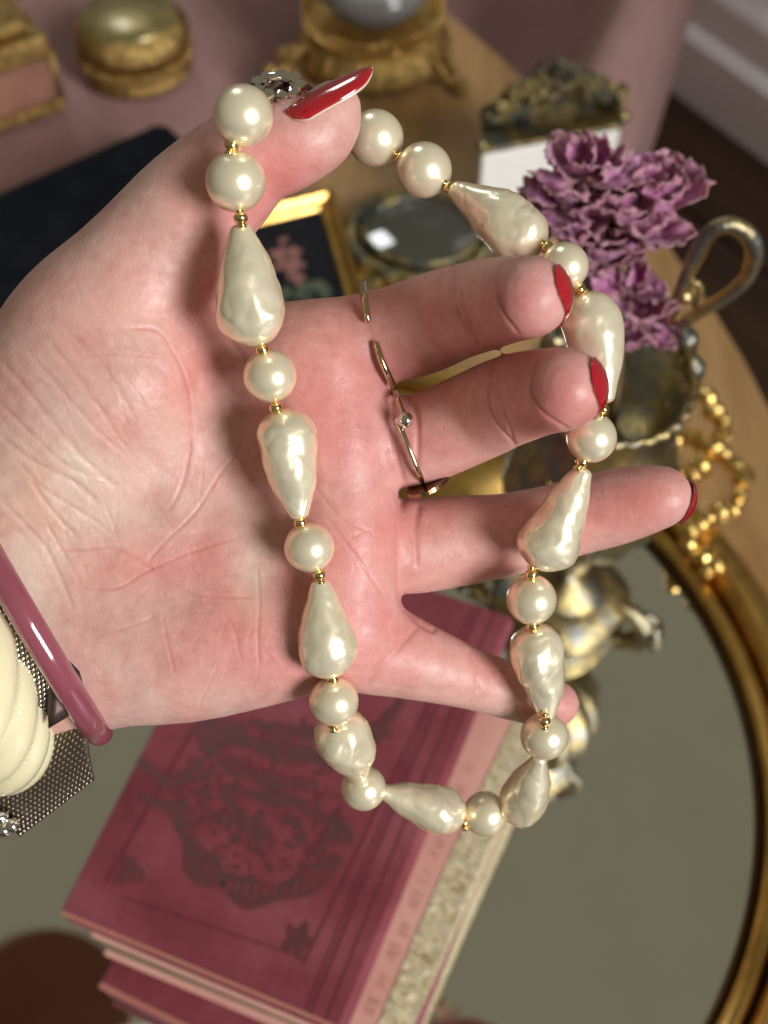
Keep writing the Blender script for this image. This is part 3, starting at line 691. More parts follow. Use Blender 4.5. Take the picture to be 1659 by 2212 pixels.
# round brown shade added out of view, only for its blur in the mirror
_d = G(95, 2235, MZ) - cam_pos; _h = G(95, 2235, MZ); lp = _h + Vector((_d.x, _d.y, -_d.z)) * ((1.25 - MZ) / -_d.z)
ls = thing('hanging_lampshade', 'round brown lampshade reflected as a dark blur in the mirror corner', 'lampshade', tuple(lp))
keep(obj('shade', lathe([(.02, .13), (.05, .12), (.09, .08), (.115, .02), (.125, -.05), (.123, -.052), (.0, -.055)], 48, lp), M['brown_shade'], ls))

# ================================================================== HAND
hand_prims = {}
def chain(pts, k=5):
    "pts: (u,v,depth mm,r px) -> smooth list of (xyz, r)"
    P4 = []
    for (u, v, d, r) in pts:
        l = L(u, v, d / 1000); P4.append(np.array([l.x, l.y, l.z, r * d / 1000 / F]))
    out = []; n = len(P4)
    for i in range(n - 1):
        a, b, c_, d_ = P4[max(i - 1, 0)], P4[i], P4[i + 1], P4[min(i + 2, n - 1)]
        for j in range(k):
            t = j / k; out.append(.5 * ((2 * b) + (c_ - a) * t + (2 * a - 5 * b + 4 * c_ - d_) * t * t + (3 * b - a - 3 * c_ + d_) * t ** 3))
    out.append(P4[-1]); return out
FING = {
 'index': [(640, 775, 257, 104), (740, 750, 257, 104), (830, 728, 256, 99), (910, 705, 254, 102), (975, 679, 250, 98), (1005, 670, 245, 96), (1045, 659, 239, 95), (1085, 650, 232, 91), (1128, 643, 222, 88), (1148, 641, 217, 84)],
 'middle': [(680, 955, 257, 106), (790, 948, 258, 101), (890, 953, 257, 95), (960, 929, 255, 95), (1040, 893, 251, 96), (1085, 872, 245, 95), (1125, 858, 239, 94), (1165, 848, 231, 91), (1205, 842, 221, 89), (1222, 840, 216, 86)],
 'ring': [(700, 1160, 260, 108), (800, 1172, 263, 100), (890, 1180, 266, 100), (990, 1168, 267, 96), (1080, 1158, 266, 88), (1150, 1143, 266, 84), (1250, 1116, 265, 80), (1330, 1095, 263, 80), (1400, 1078, 260, 71), (1432, 1072, 259, 62)],
 'little': [(700, 1370, 260, 112), (800, 1395, 262, 102), (890, 1424, 264, 84), (960, 1447, 266, 72), (1040, 1473, 269, 62), (1110, 1495, 272, 59), (1170, 1512, 274, 54), (1205, 1521, 275, 46)],
 'thumb': [(150, 900, 262, 230), (215, 757, 256, 212), (288, 638, 252, 170), (345, 548, 250, 144), (410, 463, 247, 131), (485, 388, 244, 119), (545, 336, 242, 102), (600, 322, 241, 95), (650, 302, 240, 88), (688, 282, 240, 79), (712, 256, 240, 65), (724, 228, 240, 52)],
}
PALM = [
 ([(100, 1080, 268, 190), (400, 900, 262, 150), (700, 790, 257, 112)], 0),
 ([(60, 1150, 268, 190), (400, 1060, 264, 150), (745, 950, 258, 115)], 0),
 ([(60, 1230, 268, 190), (400, 1180, 264, 150), (752, 1155, 259, 113)], 0),
 ([(60, 1290, 268, 200), (350, 1340, 266, 175), (560, 1345, 263, 150), (745, 1352, 261, 118)], 0),
 ([(180, 1400, 264, 165), (400, 1400, 262, 150), (580, 1370, 262, 130)], 0),
 ([(90, 980, 262, 210), (260, 840, 250, 150), (330, 780, 249, 110)], 0),
 ([(505, 728, 259, 64), (580, 742, 258, 76), (660, 770, 257, 96)], 0),
 ([(130, 1440, 268, 140), (-200, 1590, 270, 150), (-600, 1790, 275, 190)], 0),
 ([(10, 1200, 266, 180), (-250, 1330, 270, 190), (-700, 1540, 275, 230)], 0),
 ([(700, 800, 255, 100), (720, 960, 255, 95), (735, 1150, 255, 92), (745, 1330, 257, 88)], 0),
]
def smin(a, b, k):
    h = np.clip(.5 + .5 * (b - a) / k, 0, 1); return b * (1 - h) + a * h - k * h * (1 - h)
h0 = .00115
lo = np.array([-.152, -.072, -.296]); hi = np.array([.075, .100, -.206])
xs = [np.arange(lo[i], hi[i], h0, dtype=np.float32) for i in range(3)]
shp = tuple(len(x) for x in xs)
def cones(prims, k, out=None):
    vol = np.full(shp, .02, np.float32)
    for a, b in zip(prims, prims[1:]):
        r_ = max(a[3], b[3]) + .013
        mn = np.minimum(a[:3], b[:3]) - r_; mx = np.maximum(a[:3], b[:3]) + r_
        i0 = [max(0, int((mn[i] - lo[i]) / h0)) for i in range(3)]; i1 = [min(shp[i], int((mx[i] - lo[i]) / h0) + 2) for i in range(3)]
        if any(i1[i] <= i0[i] for i in range(3)): continue
        X = xs[0][i0[0]:i1[0], None, None] - np.float32(a[0]); Y = xs[1][None, i0[1]:i1[1], None] - np.float32(a[1]); Z = xs[2][None, None, i0[2]:i1[2]] - np.float32(a[2])
        d = b[:3] - a[:3]; dd = float(d @ d) + 1e-12
        t = np.clip((X * np.float32(d[0]) + Y * np.float32(d[1]) + Z * np.float32(d[2])) / np.float32(dd), 0, 1)
        q = np.sqrt((X - t * np.float32(d[0])) ** 2 + (Y - t * np.float32(d[1])) ** 2 + (Z - t * np.float32(d[2])) ** 2) - (np.float32(a[3]) + t * np.float32(b[3] - a[3]))
        sl = (slice(i0[0], i1[0]), slice(i0[1], i1[1]), slice(i0[2], i1[2]))
        vol[sl] = smin(vol[sl], q.astype(np.float32), k)
    return vol
fing = None
for nm in ('index', 'middle', 'ring', 'little'):
    v_ = cones(chain(FING[nm]), .0008); fing = v_ if fing is None else smin(fing, v_, .0004)
palm = None
for pr, _ in PALM:
    v_ = cones(chain(pr, 4), .0008); palm = v_ if palm is None else smin(palm, v_, .009)
th = cones(chain(FING['thumb']), .0008)
vol = smin(palm, fing, .0020); vol = smin(vol, th, .0045)
for ax in range(3):
    s_ = [slice(None)] * 3
    for e_ in (0, -1): s_[ax] = e_; vol[tuple(s_)] = .01
del palm, fing, th
def surface_nets(vol):
    ins = vol < 0; nx, ny, nz = vol.shape
    cnt = np.zeros((nx - 1, ny - 1, nz - 1), np.int8)
    for i in (0, 1):
        for j in (0, 1):
            for k in (0, 1): cnt += ins[i:nx - 1 + i, j:ny - 1 + j, k:nz - 1 + k]
    act = np.argwhere((cnt > 0) & (cnt < 8)); idx = np.full(cnt.shape, -1, np.int32); idx[tuple(act.T)] = np.arange(len(act))
    acc = np.zeros((len(act), 3)); num = np.zeros(len(act))
    cs_ = [(i, j, k) for i in (0, 1) for j in (0, 1) for k in (0, 1)]
    for a in cs_:
        for ax in range(3):
            if a[ax]: continue
            b = list(a); b[ax] = 1
            va = vol[act[:, 0] + a[0], act[:, 1] + a[1], act[:, 2] + a[2]]; vb_ = vol[act[:, 0] + b[0], act[:, 1] + b[1], act[:, 2] + b[2]]
            c_ = (va < 0) != (vb_ < 0); t = np.where(c_, va / np.where(c_, va - vb_, 1), 0)
            p = np.tile(np.array(a, float), (len(act), 1)); p[:, ax] += t
            acc += p * c_[:, None]; num += c_
    V = (act + acc / num[:, None]) * h0 + lo
    Fs = []
    for ax in range(3):
        o1, o2 = [(1, 2), (2, 0), (0, 1)][ax]
        sa = [slice(None)] * 3; sb = [slice(None)] * 3; sa[ax] = slice(0, -1); sb[ax] = slice(1, None)
        ia = ins[tuple(sa)]; ib = ins[tuple(sb)]; e = np.argwhere(ia != ib)
        e = e[(e[:, o1] > 0) & (e[:, o2] > 0) & (e[:, o1] < vol.shape[o1] - 1) & (e[:, o2] < vol.shape[o2] - 1)]
        s1 = np.zeros(3, int); s1[o1] = 1; s2 = np.zeros(3, int); s2[o2] = 1
        q = np.stack([idx[tuple((e - s1 - s2).T)], idx[tuple((e - s2).T)], idx[tuple(e.T)], idx[tuple((e - s1).T)]], 1)
        fl = ins[tuple(e.T)]; q[~fl] = q[~fl][:, ::-1]; Fs.append(q)
    return V, np.concatenate(Fs)
V, Fq = surface_nets(vol); del vol
me = bpy.data.meshes.new('hand'); me.from_pydata(V.tolist(), [], Fq.tolist()); me.update()
# keep the largest shell only, then smooth by one subdivision
tmp = bpy.data.objects.new('tmp', me); C.objects.link(tmp)
md = tmp.modifiers.new('s', 'SMOOTH'); md.iterations = 3; md.factor = .5
md = tmp.modifiers.new('sub', 'SUBSURF'); md.levels = 2; md.render_levels = 2
dg = bpy.context.evaluated_depsgraph_get(); me2 = bpy.data.meshes.new_from_object(tmp.evaluated_get(dg)); bpy.data.objects.remove(tmp)
nV = len(me2.vertices); co = np.empty(nV * 3, np.float32); me2.vertices.foreach_get('co', co); co = co.reshape(-1, 3).astype(np.float64)
no = np.empty(nV * 3, np.float32); me2.vertex_normals.foreach_get('vector', no) if hasattr(me2, 'vertex_normals') else me2.vertices.foreach_get('normal', no)
no = no.reshape(-1, 3).astype(np.float64)
U = co[:, 0] / -co[:, 2] * F + 829.5; Vv = 1106 - co[:, 1] / -co[:, 2] * F
front = np.clip(no[:, 2] * 3 + .3, 0, 1)
def seg_dist(poly):
    pl = [Vector((p[0], p[1], 0)) for p in poly]; pl = cat(pl, 4); BEST = np.full(nV, 1e9); TT = np.zeros(nV)
    us = [p.x for p in pl]; vs = [p.y for p in pl]; m0 = np.where((U > min(us) - 60) & (U < max(us) + 60) & (Vv > min(vs) - 60) & (Vv < max(vs) + 60))[0]
    u_ = U[m0]; v_ = Vv[m0]; best = np.full(len(m0), 1e9); tt = np.zeros(len(m0)); n = len(pl) - 1
    for i in range(n):
        ax_, ay = pl[i].x, pl[i].y; bx, by = pl[i + 1].x, pl[i + 1].y; dx_, dy_ = bx - ax_, by - ay
        t = np.clip(((u_ - ax_) * dx_ + (v_ - ay) * dy_) / (dx_ * dx_ + dy_ * dy_ + 1e-9), 0, 1)
        d = np.hypot(u_ - ax_ - t * dx_, v_ - ay - t * dy_); m_ = d < best; best[m_] = d[m_]; tt[m_] = (i + t[m_]) / n
    BEST[m0] = best; TT[m0] = tt; return BEST, TT
disp = np.zeros(nV); red = np.zeros(nV)
# (polyline, width px, depth mm, shoulder mm, redness)
CRE = [
 ([(976, 566), (980, 639), (1004, 704), (1040, 752)], 5, .55, .10, .55), ([(992, 622), (1016, 705), (1037, 745)], 4, .35, .05, .4),
 ([(1083, 560), (1073, 615), (1086, 673), (1124, 725)], 5, .55, .10, .55),
 ([(1072, 782), (1057, 845), (1069, 907), (1119, 968)], 5, .55, .10, .55), ([(1073, 828), (1093, 896), (1112, 962)], 4, .35, .05, .4),
 ([(1168, 762), (1148, 838), (1172, 890), (1236, 932)], 5, .55, .10, .55),
 ([(880, 850), (897, 890), (902, 960), (897, 1035)], 9, .6, .2, .5),
 ([(845, 848), (852, 950), (872, 1050)], 10, .9, .25, .3),
 ([(872, 1068), (864, 1120), (862, 1190), (864, 1270), (872, 1315)], 10, .9, .3, .3),
 ([(905, 1085), (896, 1150), (900, 1230)], 10, .5, .2, .3),
 ([(874, 1310), (905, 1345), (945, 1365)], 9, .6, .2, .3),
 ([(905, 1350), (860, 1400), (812, 1450), (790, 1480)], 9, .45, .2, .35),
 ([(783, 680), (808, 745), (845, 820)], 9, .55, .2, .3),
 ([(1010, 1400), (1030, 1450), (1030, 1500)], 8, .3, .1, .3),
 ([(1150, 1080), (1138, 1150), (1150, 1205)], 9, .35, .1, .3),
 # main palm lines
 ([(258, 712), (336, 712), (375, 760), (404, 825), (415, 890), (410, 970), (392, 1050), (360, 1110)], 6, .42, .12, .55),
 ([(520, 965), (467, 1032), (420, 1108), (356, 1171), (318, 1215)], 5, .38, .1, .6),
 ([(700, 1110), (745, 1170), (790, 1230), (830, 1290)], 6, .35, .12, .5),
 ([(640, 1000), (700, 1080), (740, 1120), (800, 1150)], 6, .3, .1, .4),
 ([(119, 1187), (178, 1187), (245, 1183), (317, 1222), (330, 1234)], 5, .45, .15, .7),
 ([(170, 1268), (253, 1270), (320, 1232), (420, 1190), (520, 1160)], 5, .35, .1, .6),
 ([(320, 1232), (380, 1262), (435, 1285), (562, 1290)], 5, .35, .1, .6),
 ([(555, 1215), (560, 1300), (557, 1380), (562, 1450)], 5, .3, .1, .5),
 ([(351, 1325), (362, 1390), (379, 1460)], 5, .25, .08, .4),
 ([(435, 1285), (500, 1350), (520, 1430)], 5, .25, .08, .3), ([(240, 1365), (290, 1350), (340, 1330)], 4, .22, .05, .4),
 ([(600, 1200), (650, 1300), (640, 1420)], 5, .2, .06, .3), ([(470, 1440), (440, 1500), (430, 1530)], 5, .25, .08, .2), ([(560, 1450), (540, 1500)], 5, .25, .08, .2),
 # long thenar and wrist wrinkles
 ([(0, 941), (71, 997), (158, 1040), (210, 1085)], 9, .55, .3, .2), ([(0, 780), (60, 845), (166, 975), (257, 1060)], 10, .40, .25, .2),
 ([(63, 1032), (110, 1100), (170, 1165)], 8, .5, .25, .15), ([(0, 1078), (50, 1130), (100, 1185), (135, 1260), (160, 1320)], 8, .5, .25, .1),
 ([(30, 990), (100, 1060), (150, 1090), (240, 1150)], 7, .35, .2, .2), ([(0, 870), (80, 950), (150, 1010), (230, 1035)], 8, .35, .2, .25),
 ([(90, 720), (180, 830), (260, 950), (300, 1010)], 9, .28, .15, .2), ([(130, 700), (230, 800), (300, 920)], 8, .22, .12, .2),
 ([(60, 760), (130, 840), (200, 920), (280, 990)], 8, .30, .15, .2), ([(100, 1130), (140, 1200), (175, 1260)], 6, .35, .15, .1),
 ([(200, 660), (270, 720), (330, 800)], 7, .2, .1, .3), ([(170, 770), (250, 764), (330, 770)], 5, .2, .06, .3),
 ([(455, 655), (490, 720), (530, 790), (575, 850)], 12, .9, .5, .1),
 # thumb joint
 ([(478, 300), (510, 345), (560, 392), (590, 430)], 7, .3, .1, .3), ([(430, 330), (470, 380), (520, 440)], 7, .22, .1, .3),
]
for poly, w, dmm, sh, rd in CRE:
    fg = poly[0][0] > 840; dmm *= .62 if fg else .36; sh *= .15 if fg else .2; rd *= 1.6 if fg else 1.2; w *= .9 if fg else .72; w = w * .85
    d, t = seg_dist(poly); fade = np.clip(np.sin(np.pi * np.clip(t, .015, .985)) * 3.2, 0, 1)
    g = np.exp(-(d / w) ** 2); g2 = np.exp(-((d - w * 2.4) / (w * 1.6)) ** 2)
    disp += (-dmm * g + sh * g2) * fade * front; red += rd * np.exp(-(d / (w * 1.6)) ** 2) * fade
# many faint short lines
rl = np.random.default_rng(4)
for k in range(230):
    zone = k % 4
    if zone == 0: u0, v0, an, ln = rl.normal(170, 110), rl.normal(960, 150), rl.normal(.85, .22), rl.uniform(60, 170)
    elif zone == 1: u0, v0, an, ln = rl.normal(420, 150), rl.normal(1340, 90), rl.uniform(0, 3.14), rl.uniform(25, 90)
    elif zone == 2: u0, v0, an, ln = rl.normal(640, 110), rl.normal(1080, 180), rl.normal(.9, .5), rl.uniform(25, 110)
    else: u0, v0, an, ln = rl.uniform(60, 460), rl.uniform(620, 1250), rl.normal(1.0, .4), rl.uniform(30, 90)
    bend = rl.normal(0, 8); ca, sa = math.cos(an) * ln / 2, math.sin(an) * ln / 2
    d, t = seg_dist([(u0 - ca, v0 - sa), (u0 + bend, v0 - bend), (u0 + ca, v0 + sa)])
    g = np.exp(-(d / rl.uniform(2.2, 4.0)) ** 2) * np.clip(np.sin(np.pi * np.clip(t, .01, .99)) * 2, 0, 1)
    disp += -rl.uniform(.015, .06) * g * front; red += rl.uniform(.05, .2) * g
# pseudo random fine wrinkles on the palm
def sines(scale, ang, seed, squash):
    r = np.random.default_rng(seed); ca, sa = math.cos(ang), math.sin(ang); x = (U * ca + Vv * sa) / scale; y = (-U * sa + Vv * ca) / (scale * squash); out = np.zeros(nV)
    for i in range(6):
        fx = r.uniform(.6, 1.5); ph = r.uniform(0, 6.28); out += np.sin(fx * x + ph + 1.6 * np.sin(y * r.uniform(.5, 1.3) + r.uniform(0, 6)))
    return out / 6
thenar = np.exp(-(((U - 200) / 230) ** 2 + ((Vv - 930) / 270) ** 2))
disp += front * (.10 * thenar * sines(15, -.70, 3, 9) + .05 * thenar * sines(7, -.95, 5, 12))
palmm = np.exp(-(((U - 430) / 260) ** 2 + ((Vv - 1330) / 180) ** 2))
disp += front * palmm * (.10 * sines(14, .2, 8, 6) + .08 * sines(11, 1.2, 9, 7))
fin = np.clip((U - 850) / 60, 0, 1)
disp += front * (.025 * sines(9, .15, 11, 14)) * (1 - .5 * fin)
# web hollow beside the thumb and soft pads
def dent(u, v, su, sv, amt): 
    global disp
    disp = disp + amt * np.exp(-(((U - u) / su) ** 2 + ((Vv - v) / sv) ** 2)) * front
dent(505, 880, 55, 140, -3.2); dent(500, 1050, 90, 110, -1.5); dent(640, 1120, 80, 120, -1.2)
co += no * (disp / 1000)[:, None]
me2.vertices.foreach_set('co', co.astype(np.float32).ravel()); me2.update()
# intrinsic skin colour
baseC = np.array([.66, .385, .340]); redC = np.array([.62, .225, .220]); paleC = np.array([.66, .475, .395]); pinkC = np.array([.67, .315, .290])
def gs(u, v, su, sv, rot=0):
    ca, sa = math.cos(rot), math.sin(rot); x = (U - u) * ca + (Vv - v) * sa; y = -(U - u) * sa + (Vv - v) * ca
    return np.exp(-((x / su) ** 2 + (y / sv) ** 2))
pink = np.clip(sum(gs(*a) for a in ((740, 850, 160, 160), (760, 1080, 150, 170), (700, 1330, 170, 130), (1000, 690, 260, 90), (1060, 880, 240, 90), (1150, 1110, 330, 90), (330, 1210, 180, 60), (540, 1360, 160, 130), (560, 380, 140, 110), (450, 640, 90, 170), (880, 1420, 200, 90))), 0, 1)
redm = np.clip(sum(a[5] * gs(*a[:5]) for a in ((640, 360, 70, 90, 0, .6), (530, 450, 60, 60, 0, .7), (730, 930, 90, 100, 0, .5), (860, 790, 60, 40, 0, .5), (1140, 640, 95, 85, 0, .75), (1215, 840, 95, 90, 0, .75), (1360, 1085, 140, 70, 0, .6), (985, 1230, 160, 50, 0, .3), (1210, 1520, 60, 60, 0, .7), (700, 1420, 120, 60, 0, .25), (420, 890, 30, 140, 0, .2), (320, 1232, 120, 30, 0, .4), (960, 960, 60, 40, 0, .3), (500, 1450, 120, 50, 0, .3), (780, 1330, 80, 80, 0, .3))) + red * .35, 0, 1)
pale = np.clip(sum(gs(*a) for a in ((60, 1080, 160, 120, .7), (200, 1050, 120, 80, .7), (-50, 1300, 200, 200), (560, 1230, 50, 100))), 0, 1) * .9
nsv = np.array([noise.noise(Vector(c_ * 140)) for c_ in co[::1][:0]]) if False else 0
col = np.tile(baseC, (nV, 1))
for w_, c_ in ((pink, pinkC), (pale, paleC), (redm, redC)): col = col * (1 - w_[:, None]) + c_ * w_[:, None]
blot = (sines(48, .4, 21, 1.0) + sines(70, 1.7, 22, 1.0)); col[:, 1] *= 1 + .10 * blot; col[:, 2] *= 1 + .11 * blot
ca_ = me2.color_attributes.new('skin_tint', 'FLOAT_COLOR', 'POINT'); ca_.data.foreach_set('color', np.concatenate([col, np.ones((nV, 1))], 1).astype(np.float32).ravel())
person = thing('person', 'open left hand with red nails holding up the pearl necklace, wearing rings and bangles', 'person')
person.matrix_world = CM
hand = obj('hand', me2, M['skin'], person)

# nails: grid patch in camera-local coordinates
def nail(tip, root, nrm, width, name='fingernail', curv=.38, thick=.0006, lcurv=.10, taper=.5, mat='nail', edge=True, squash=.8):
    tip = Vector(tip); root = Vector(root); ax_ = tip - root; Lh = ax_.length; ax_n = ax_ / Lh
    nrm = (Vector(nrm) - ax_n * Vector(nrm).dot(ax_n)).normalized(); wd_ = ax_n.cross(nrm).normalized()
    nu, nv = 18, 15
    def shell(k, mg, s0, s1):
        pts = []
        for i in range(nu):
            s = s0 + (s1 - s0) * i / (nu - 1)
            w = width / 2 * (min(1, (max(s, 0) / .16) ** .5) if s < .16 else 1) * (1 if s < .5 else (1 - (1 - taper) * ((s - .5) / .5) ** 2.2) * math.sqrt(max(0, 1 - max(0, (s - .82) / .181) ** 2 * .85)))
            for j in range(nv):
                t = j / (nv - 1) * 2 - 1; w2 = w * mg
                pts.append(root + ax_n * (Lh * s) + wd_ * (w2 * math.sin(t * 1.15) / math.sin(1.15) * squash) + nrm * (k - width * curv * (1 - math.cos(t * 1.15)) * (w / (width / 2)) - Lh * lcurv * (2 * s - .7) ** 2))
        return grid_mesh(pts, nu, nv)
    o = obj(name, shell(0, 1, .0, 1.0), M[mat], person); md = o.modifiers.new('t', 'SOLIDIFY'); md.thickness = thick; md.offset = 0
    if edge:
        o2 = obj('nail_tip', shell(-.00030, 1.04, .0, 1.02), M['nail_edge'], o); md = o2.modifiers.new('t', 'SOLIDIFY'); md.thickness = thick * .8; md.offset = 0
    return o
# thumb nail is seen from its side
nail(L(795, 136, .2325), L(612, 240, .2325), Vector((-.34, .74, .58)), .0115, curv=.33, lcurv=.03, taper=.45)
def tip_nail(c, r_px, axis, roll, aw, bw, k=1.045, sq=1.0):
    "nail plate curved round a fingertip: c (u,v,mm)"
    d = c[2] / 1000; cc_ = L(c[0], c[1], d); R0 = r_px * d / F * k; ax_ = Vector(axis).normalized()
    up_ = Matrix.Rotation(roll, 3, ax_) @ (Vector((0, 1, 0)) - ax_ * ax_.y).normalized(); sd_ = up_.cross(ax_).normalized(); nu, nv = 20, 17; pts = []
    for i in range(nu):
        rr = math.sin(math.pi / 2 * i / (nu - 1)) if i else .001
        for j in range(nv):
            t = 2 * math.pi * j / nv; a = math.radians(aw) * rr * abs(math.cos(t)) ** .8 * (1 if math.cos(t) > 0 else -1); b = math.radians(bw) * rr * abs(math.sin(t)) ** .8 * (1 if math.sin(t) > 0 else -1)
            pts.append(cc_ + (ax_ * math.cos(a) * math.cos(b) + sd_ * math.sin(a) * math.cos(b) + up_ * math.sin(b)) * R0)
    o = obj('fingernail', grid_mesh(pts, nu, nv, closev=True), M['nail'], person); md = o.modifiers.new('t', 'SOLIDIFY'); md.thickness = .0006; md.offset = 0
    return o
tip_nail((1148, 641, 217), 84, (.95, -.02, -.20), -.35, 74, 40)
tip_nail((1222, 840, 216), 86, (.95, -.02, -.20), -.30, 74, 42)
tip_nail((1434, 1072, 259), 64, (.85, -.22, -.40), .25, 62, 46, 1.06)

# ================================================================== RINGS
def bent_ring(c_px, a_px, b_depth, tilt_px, ts, rad, name, label, mat, extra=None):
    t = thing(name, label, 'ring', tuple(P(*c_px)))
    bm = bmesh.new(); pts = []
    for th in ts:
        th = math.radians(th); u = c_px[0] + a_px[0] * math.cos(th) + tilt_px[0] * math.sin(th); v = c_px[1] + a_px[1] * math.cos(th) + tilt_px[1] * math.sin(th)
        pts.append(P(u, v, c_px[2] - b_depth * math.sin(th)))
    tube_into(bm, pts, rad, 10)
    for q in (pts[0], pts[-1]): ball_into(bm, q, rad * 1.05, 8, 6)
    keep(obj('band', bm, mat, t)); return t
# index: open ring, ends press into the finger leaving a gap in front
r1_ = bent_ring((816, 728, .2555), (-34, -108), .0112, (-3, 6), [-178 + k * 10 for k in range(0, 18)], .00062, 'finger_ring', 'thin open gold ring round the base of the index finger', M['ring_metal'])
bm = bmesh.new(); tube_into(bm, cat([P(782, 612, .2515), P(785, 640, .2468), P(791, 672, .2452), P(794, 690, .2453)], 6), .00075, 10); ball_into(bm, P(794, 690, .2453), .0008, 8, 6); keep(obj('band_end', bm, M['ring_metal'], r1_))
bm = bmesh.new(); tube_into(bm, cat([P(813, 744, .2452), P(823, 775, .2450), P(836, 805, .2462), P(850, 834, .2500)], 6), .00075, 10); ball_into(bm, P(813, 744, .2452), .0008, 8, 6); keep(obj('band_end', bm, M['ring_metal'], r1_))
r2_ = thing('finger_ring', 'thin gold ring with a tiny ball and a flat disc on the middle finger', 'ring', tuple(P(875, 950, .25)))
bm = bmesh.new(); tube_into(bm, cat([P(852, 848, .2530), P(858, 862, .2485), P(866, 882, .2462), P(874, 898, .2454)], 6), .00060, 10)
tube_into(bm, cat([P(860, 915, .2452), P(872, 940, .2450), P(890, 985, .2455), P(906, 1024, .2480), P(914, 1042, .2560)], 6), .00060, 10)
bp_ = cat([P(914, 1042, .2560), P(905, 1030, .266), P(882, 950, .2690), P(858, 870, .264), P(852, 848, .2530)], 6); tube_into(bm, bp_, .0006, 8)
keep(obj('band', bm, M['ring_metal'], r2_))
bm = bmesh.new(); ball_into(bm, P(876, 907, .2443), .00165, 20, 14); ball_into(bm, P(862, 909, .2448), .0009, 12, 8); keep(obj('ball', bm, M['chrome'], r2_))
bm = bmesh.new(); pc_ = P(923, 1041, .2560); a1 = (P(968, 1020, .2560) - P(878, 1062, .2560)) * .5; a2 = fwd * .0055 + upv * .0020
fr = [bm.verts.new(pc_ + a1 * math.cos(t) + a2 * math.sin(t)) for t in [2 * math.pi * k / 40 for k in range(40)]]; bm.faces.new(fr)
o = keep(obj('disc', bm, simple('dark bronze disc', (.34, .20, .11), .25, 1), r2_, smooth=False)); mdf = o.modifiers.new('t', 'SOLIDIFY'); mdf.thickness = .0009

# ================================================================== BANGLES AND WATCH
E1 = (rgt * .5 - upv * .866)
def wring(c, R, s, th, depth):
    "point on a ring round the wrist"
    cc_ = P(c[0], c[1], depth); th = math.radians(th)
    e2 = (rgt * .866 + upv * .5) * s + back * math.sqrt(1 - s * s)
    return cc_ + E1 * (R * math.cos(th)) + e2 * (R * math.sin(th))
WAX = (-(rgt * .866 + upv * .5))  # along the arm away from the hand
PX = .262 / F
def ring_sweep(c, R, s, depth, rfun, n=200, m=28, flatx=1.0):
    cc_ = P(c[0], c[1], depth); pts = []
    e2 = ((rgt * .866 + upv * .5) * s + back * math.sqrt(1 - s * s)); axn = E1.cross(e2).normalized()
    for i in range(n):
        th = 2 * math.pi * i / n; rad_ = E1 * math.cos(th) + e2 * math.sin(th)
        for j in range(m):
            ph_ = 2 * math.pi * j / m; rr = rfun(th, ph_)
            pts.append(cc_ + rad_ * (R + rr * math.cos(ph_)) + axn * (rr * flatx * math.sin(ph_)))
    return grid_mesh(pts, n, m, True, True)
bt = thing('bangle', 'slim glossy plum pink bangle nearest the palm', 'bangle', tuple(P(58, 1300, .265)), 'bangles on the wrist')
keep(obj('band', ring_sweep((52, 1300), 336 * PX, .25, .267, lambda a, b: .0025 * (1 - .25 * (math.cos(b) < -.3)), flatx=1.15), M['plum'], bt))
ctg = thing('bangle', 'thick cream bangle carved in twisted lobes at the left edge', 'bangle', tuple(P(-135, 1375, .265)), 'bangles on the wrist')
def carve(th, ph_):
    x = (th * 20 + ph_ * 5 + .4 * math.sin(ph_)) / 2
    l = abs(math.cos(x)) ** .55
    return .0100 * (.86 + .17 * l)
keep(obj('band', ring_sweep((-148, 1352), 312 * PX, .42, .264, carve, 620, 64, flatx=1.05), M['cream'], ctg))
wt = thing('watch_strap', 'woven steel mesh watch strap between the plum and cream bangles', 'watch strap', tuple(P(0, 1400, .265)))
def ribbon(fn, nu, nv, label_, links=(60, 16), lsize=.0005, off=0):
    pts = [fn(i / (nu - 1), j / (nv - 1)) for i in range(nu) for j in range(nv)]
    base = obj('strap_backing', grid_mesh(pts, nu, nv), M['mesh_base'], wt); keep(base); md = base.modifiers.new('t', 'SOLIDIFY'); md.thickness = .0008; md.offset = 0
    bm = bmesh.new(); a_, b_ = links
    for i in range(a_):
        for j in range(b_):
            s = (i + .5) / a_; t = (j + .5 + (.5 if i % 2 else 0)) / (b_ + .5)
            p = fn(s, t); pu = fn(min(1, s + .004), t) - fn(max(0, s - .004), t); pv = fn(s, min(1, t + .01)) - fn(s, max(0, t - .01))
            if pu.length < 1e-9 or pv.length < 1e-9: continue
            pu.normalize(); pv.normalize(); n_ = pu.cross(pv).normalized()
            if n_.dot(cam_pos - p) < 0: n_ = -n_
            di = (pu * .75 + pv * .66).normalized(); d2 = n_.cross(di)
            q = p + n_ * .0006
            vs = [q + di * lsize * 1.25, q + d2 * lsize * .62, q - di * lsize * 1.25, q - d2 * lsize * .62, q + n_ * lsize * .55 + di * lsize * .35, q + n_ * lsize * .55 - di * lsize * .35]
            add_geo(bm, vs, [(0, 1, 4), (1, 5, 4), (1, 2, 5), (2, 3, 5), (3, 4, 5), (3, 0, 4)])
    o = keep(obj('woven_links', bm, M['mesh_link'], wt)); o['kind'] = 'stuff'
def fa(s, t):
    th = 158 - s * 118; p = wring((40, 1315), 305 * PX, .22, th, .268); return p + WAX * (t * .017 - .002)
ribbon(fa, 40, 6, '', (60, 17), .00052)
def quadf(a, b, c_, d_, bulge=0):
    def f(s, t): return (a * (1 - s) + b * s) * (1 - t) + (d_ * (1 - s) + c_ * s) * t + back * (bulge * math.sin(math.pi * s) * (1 - .6 * t))
    return f
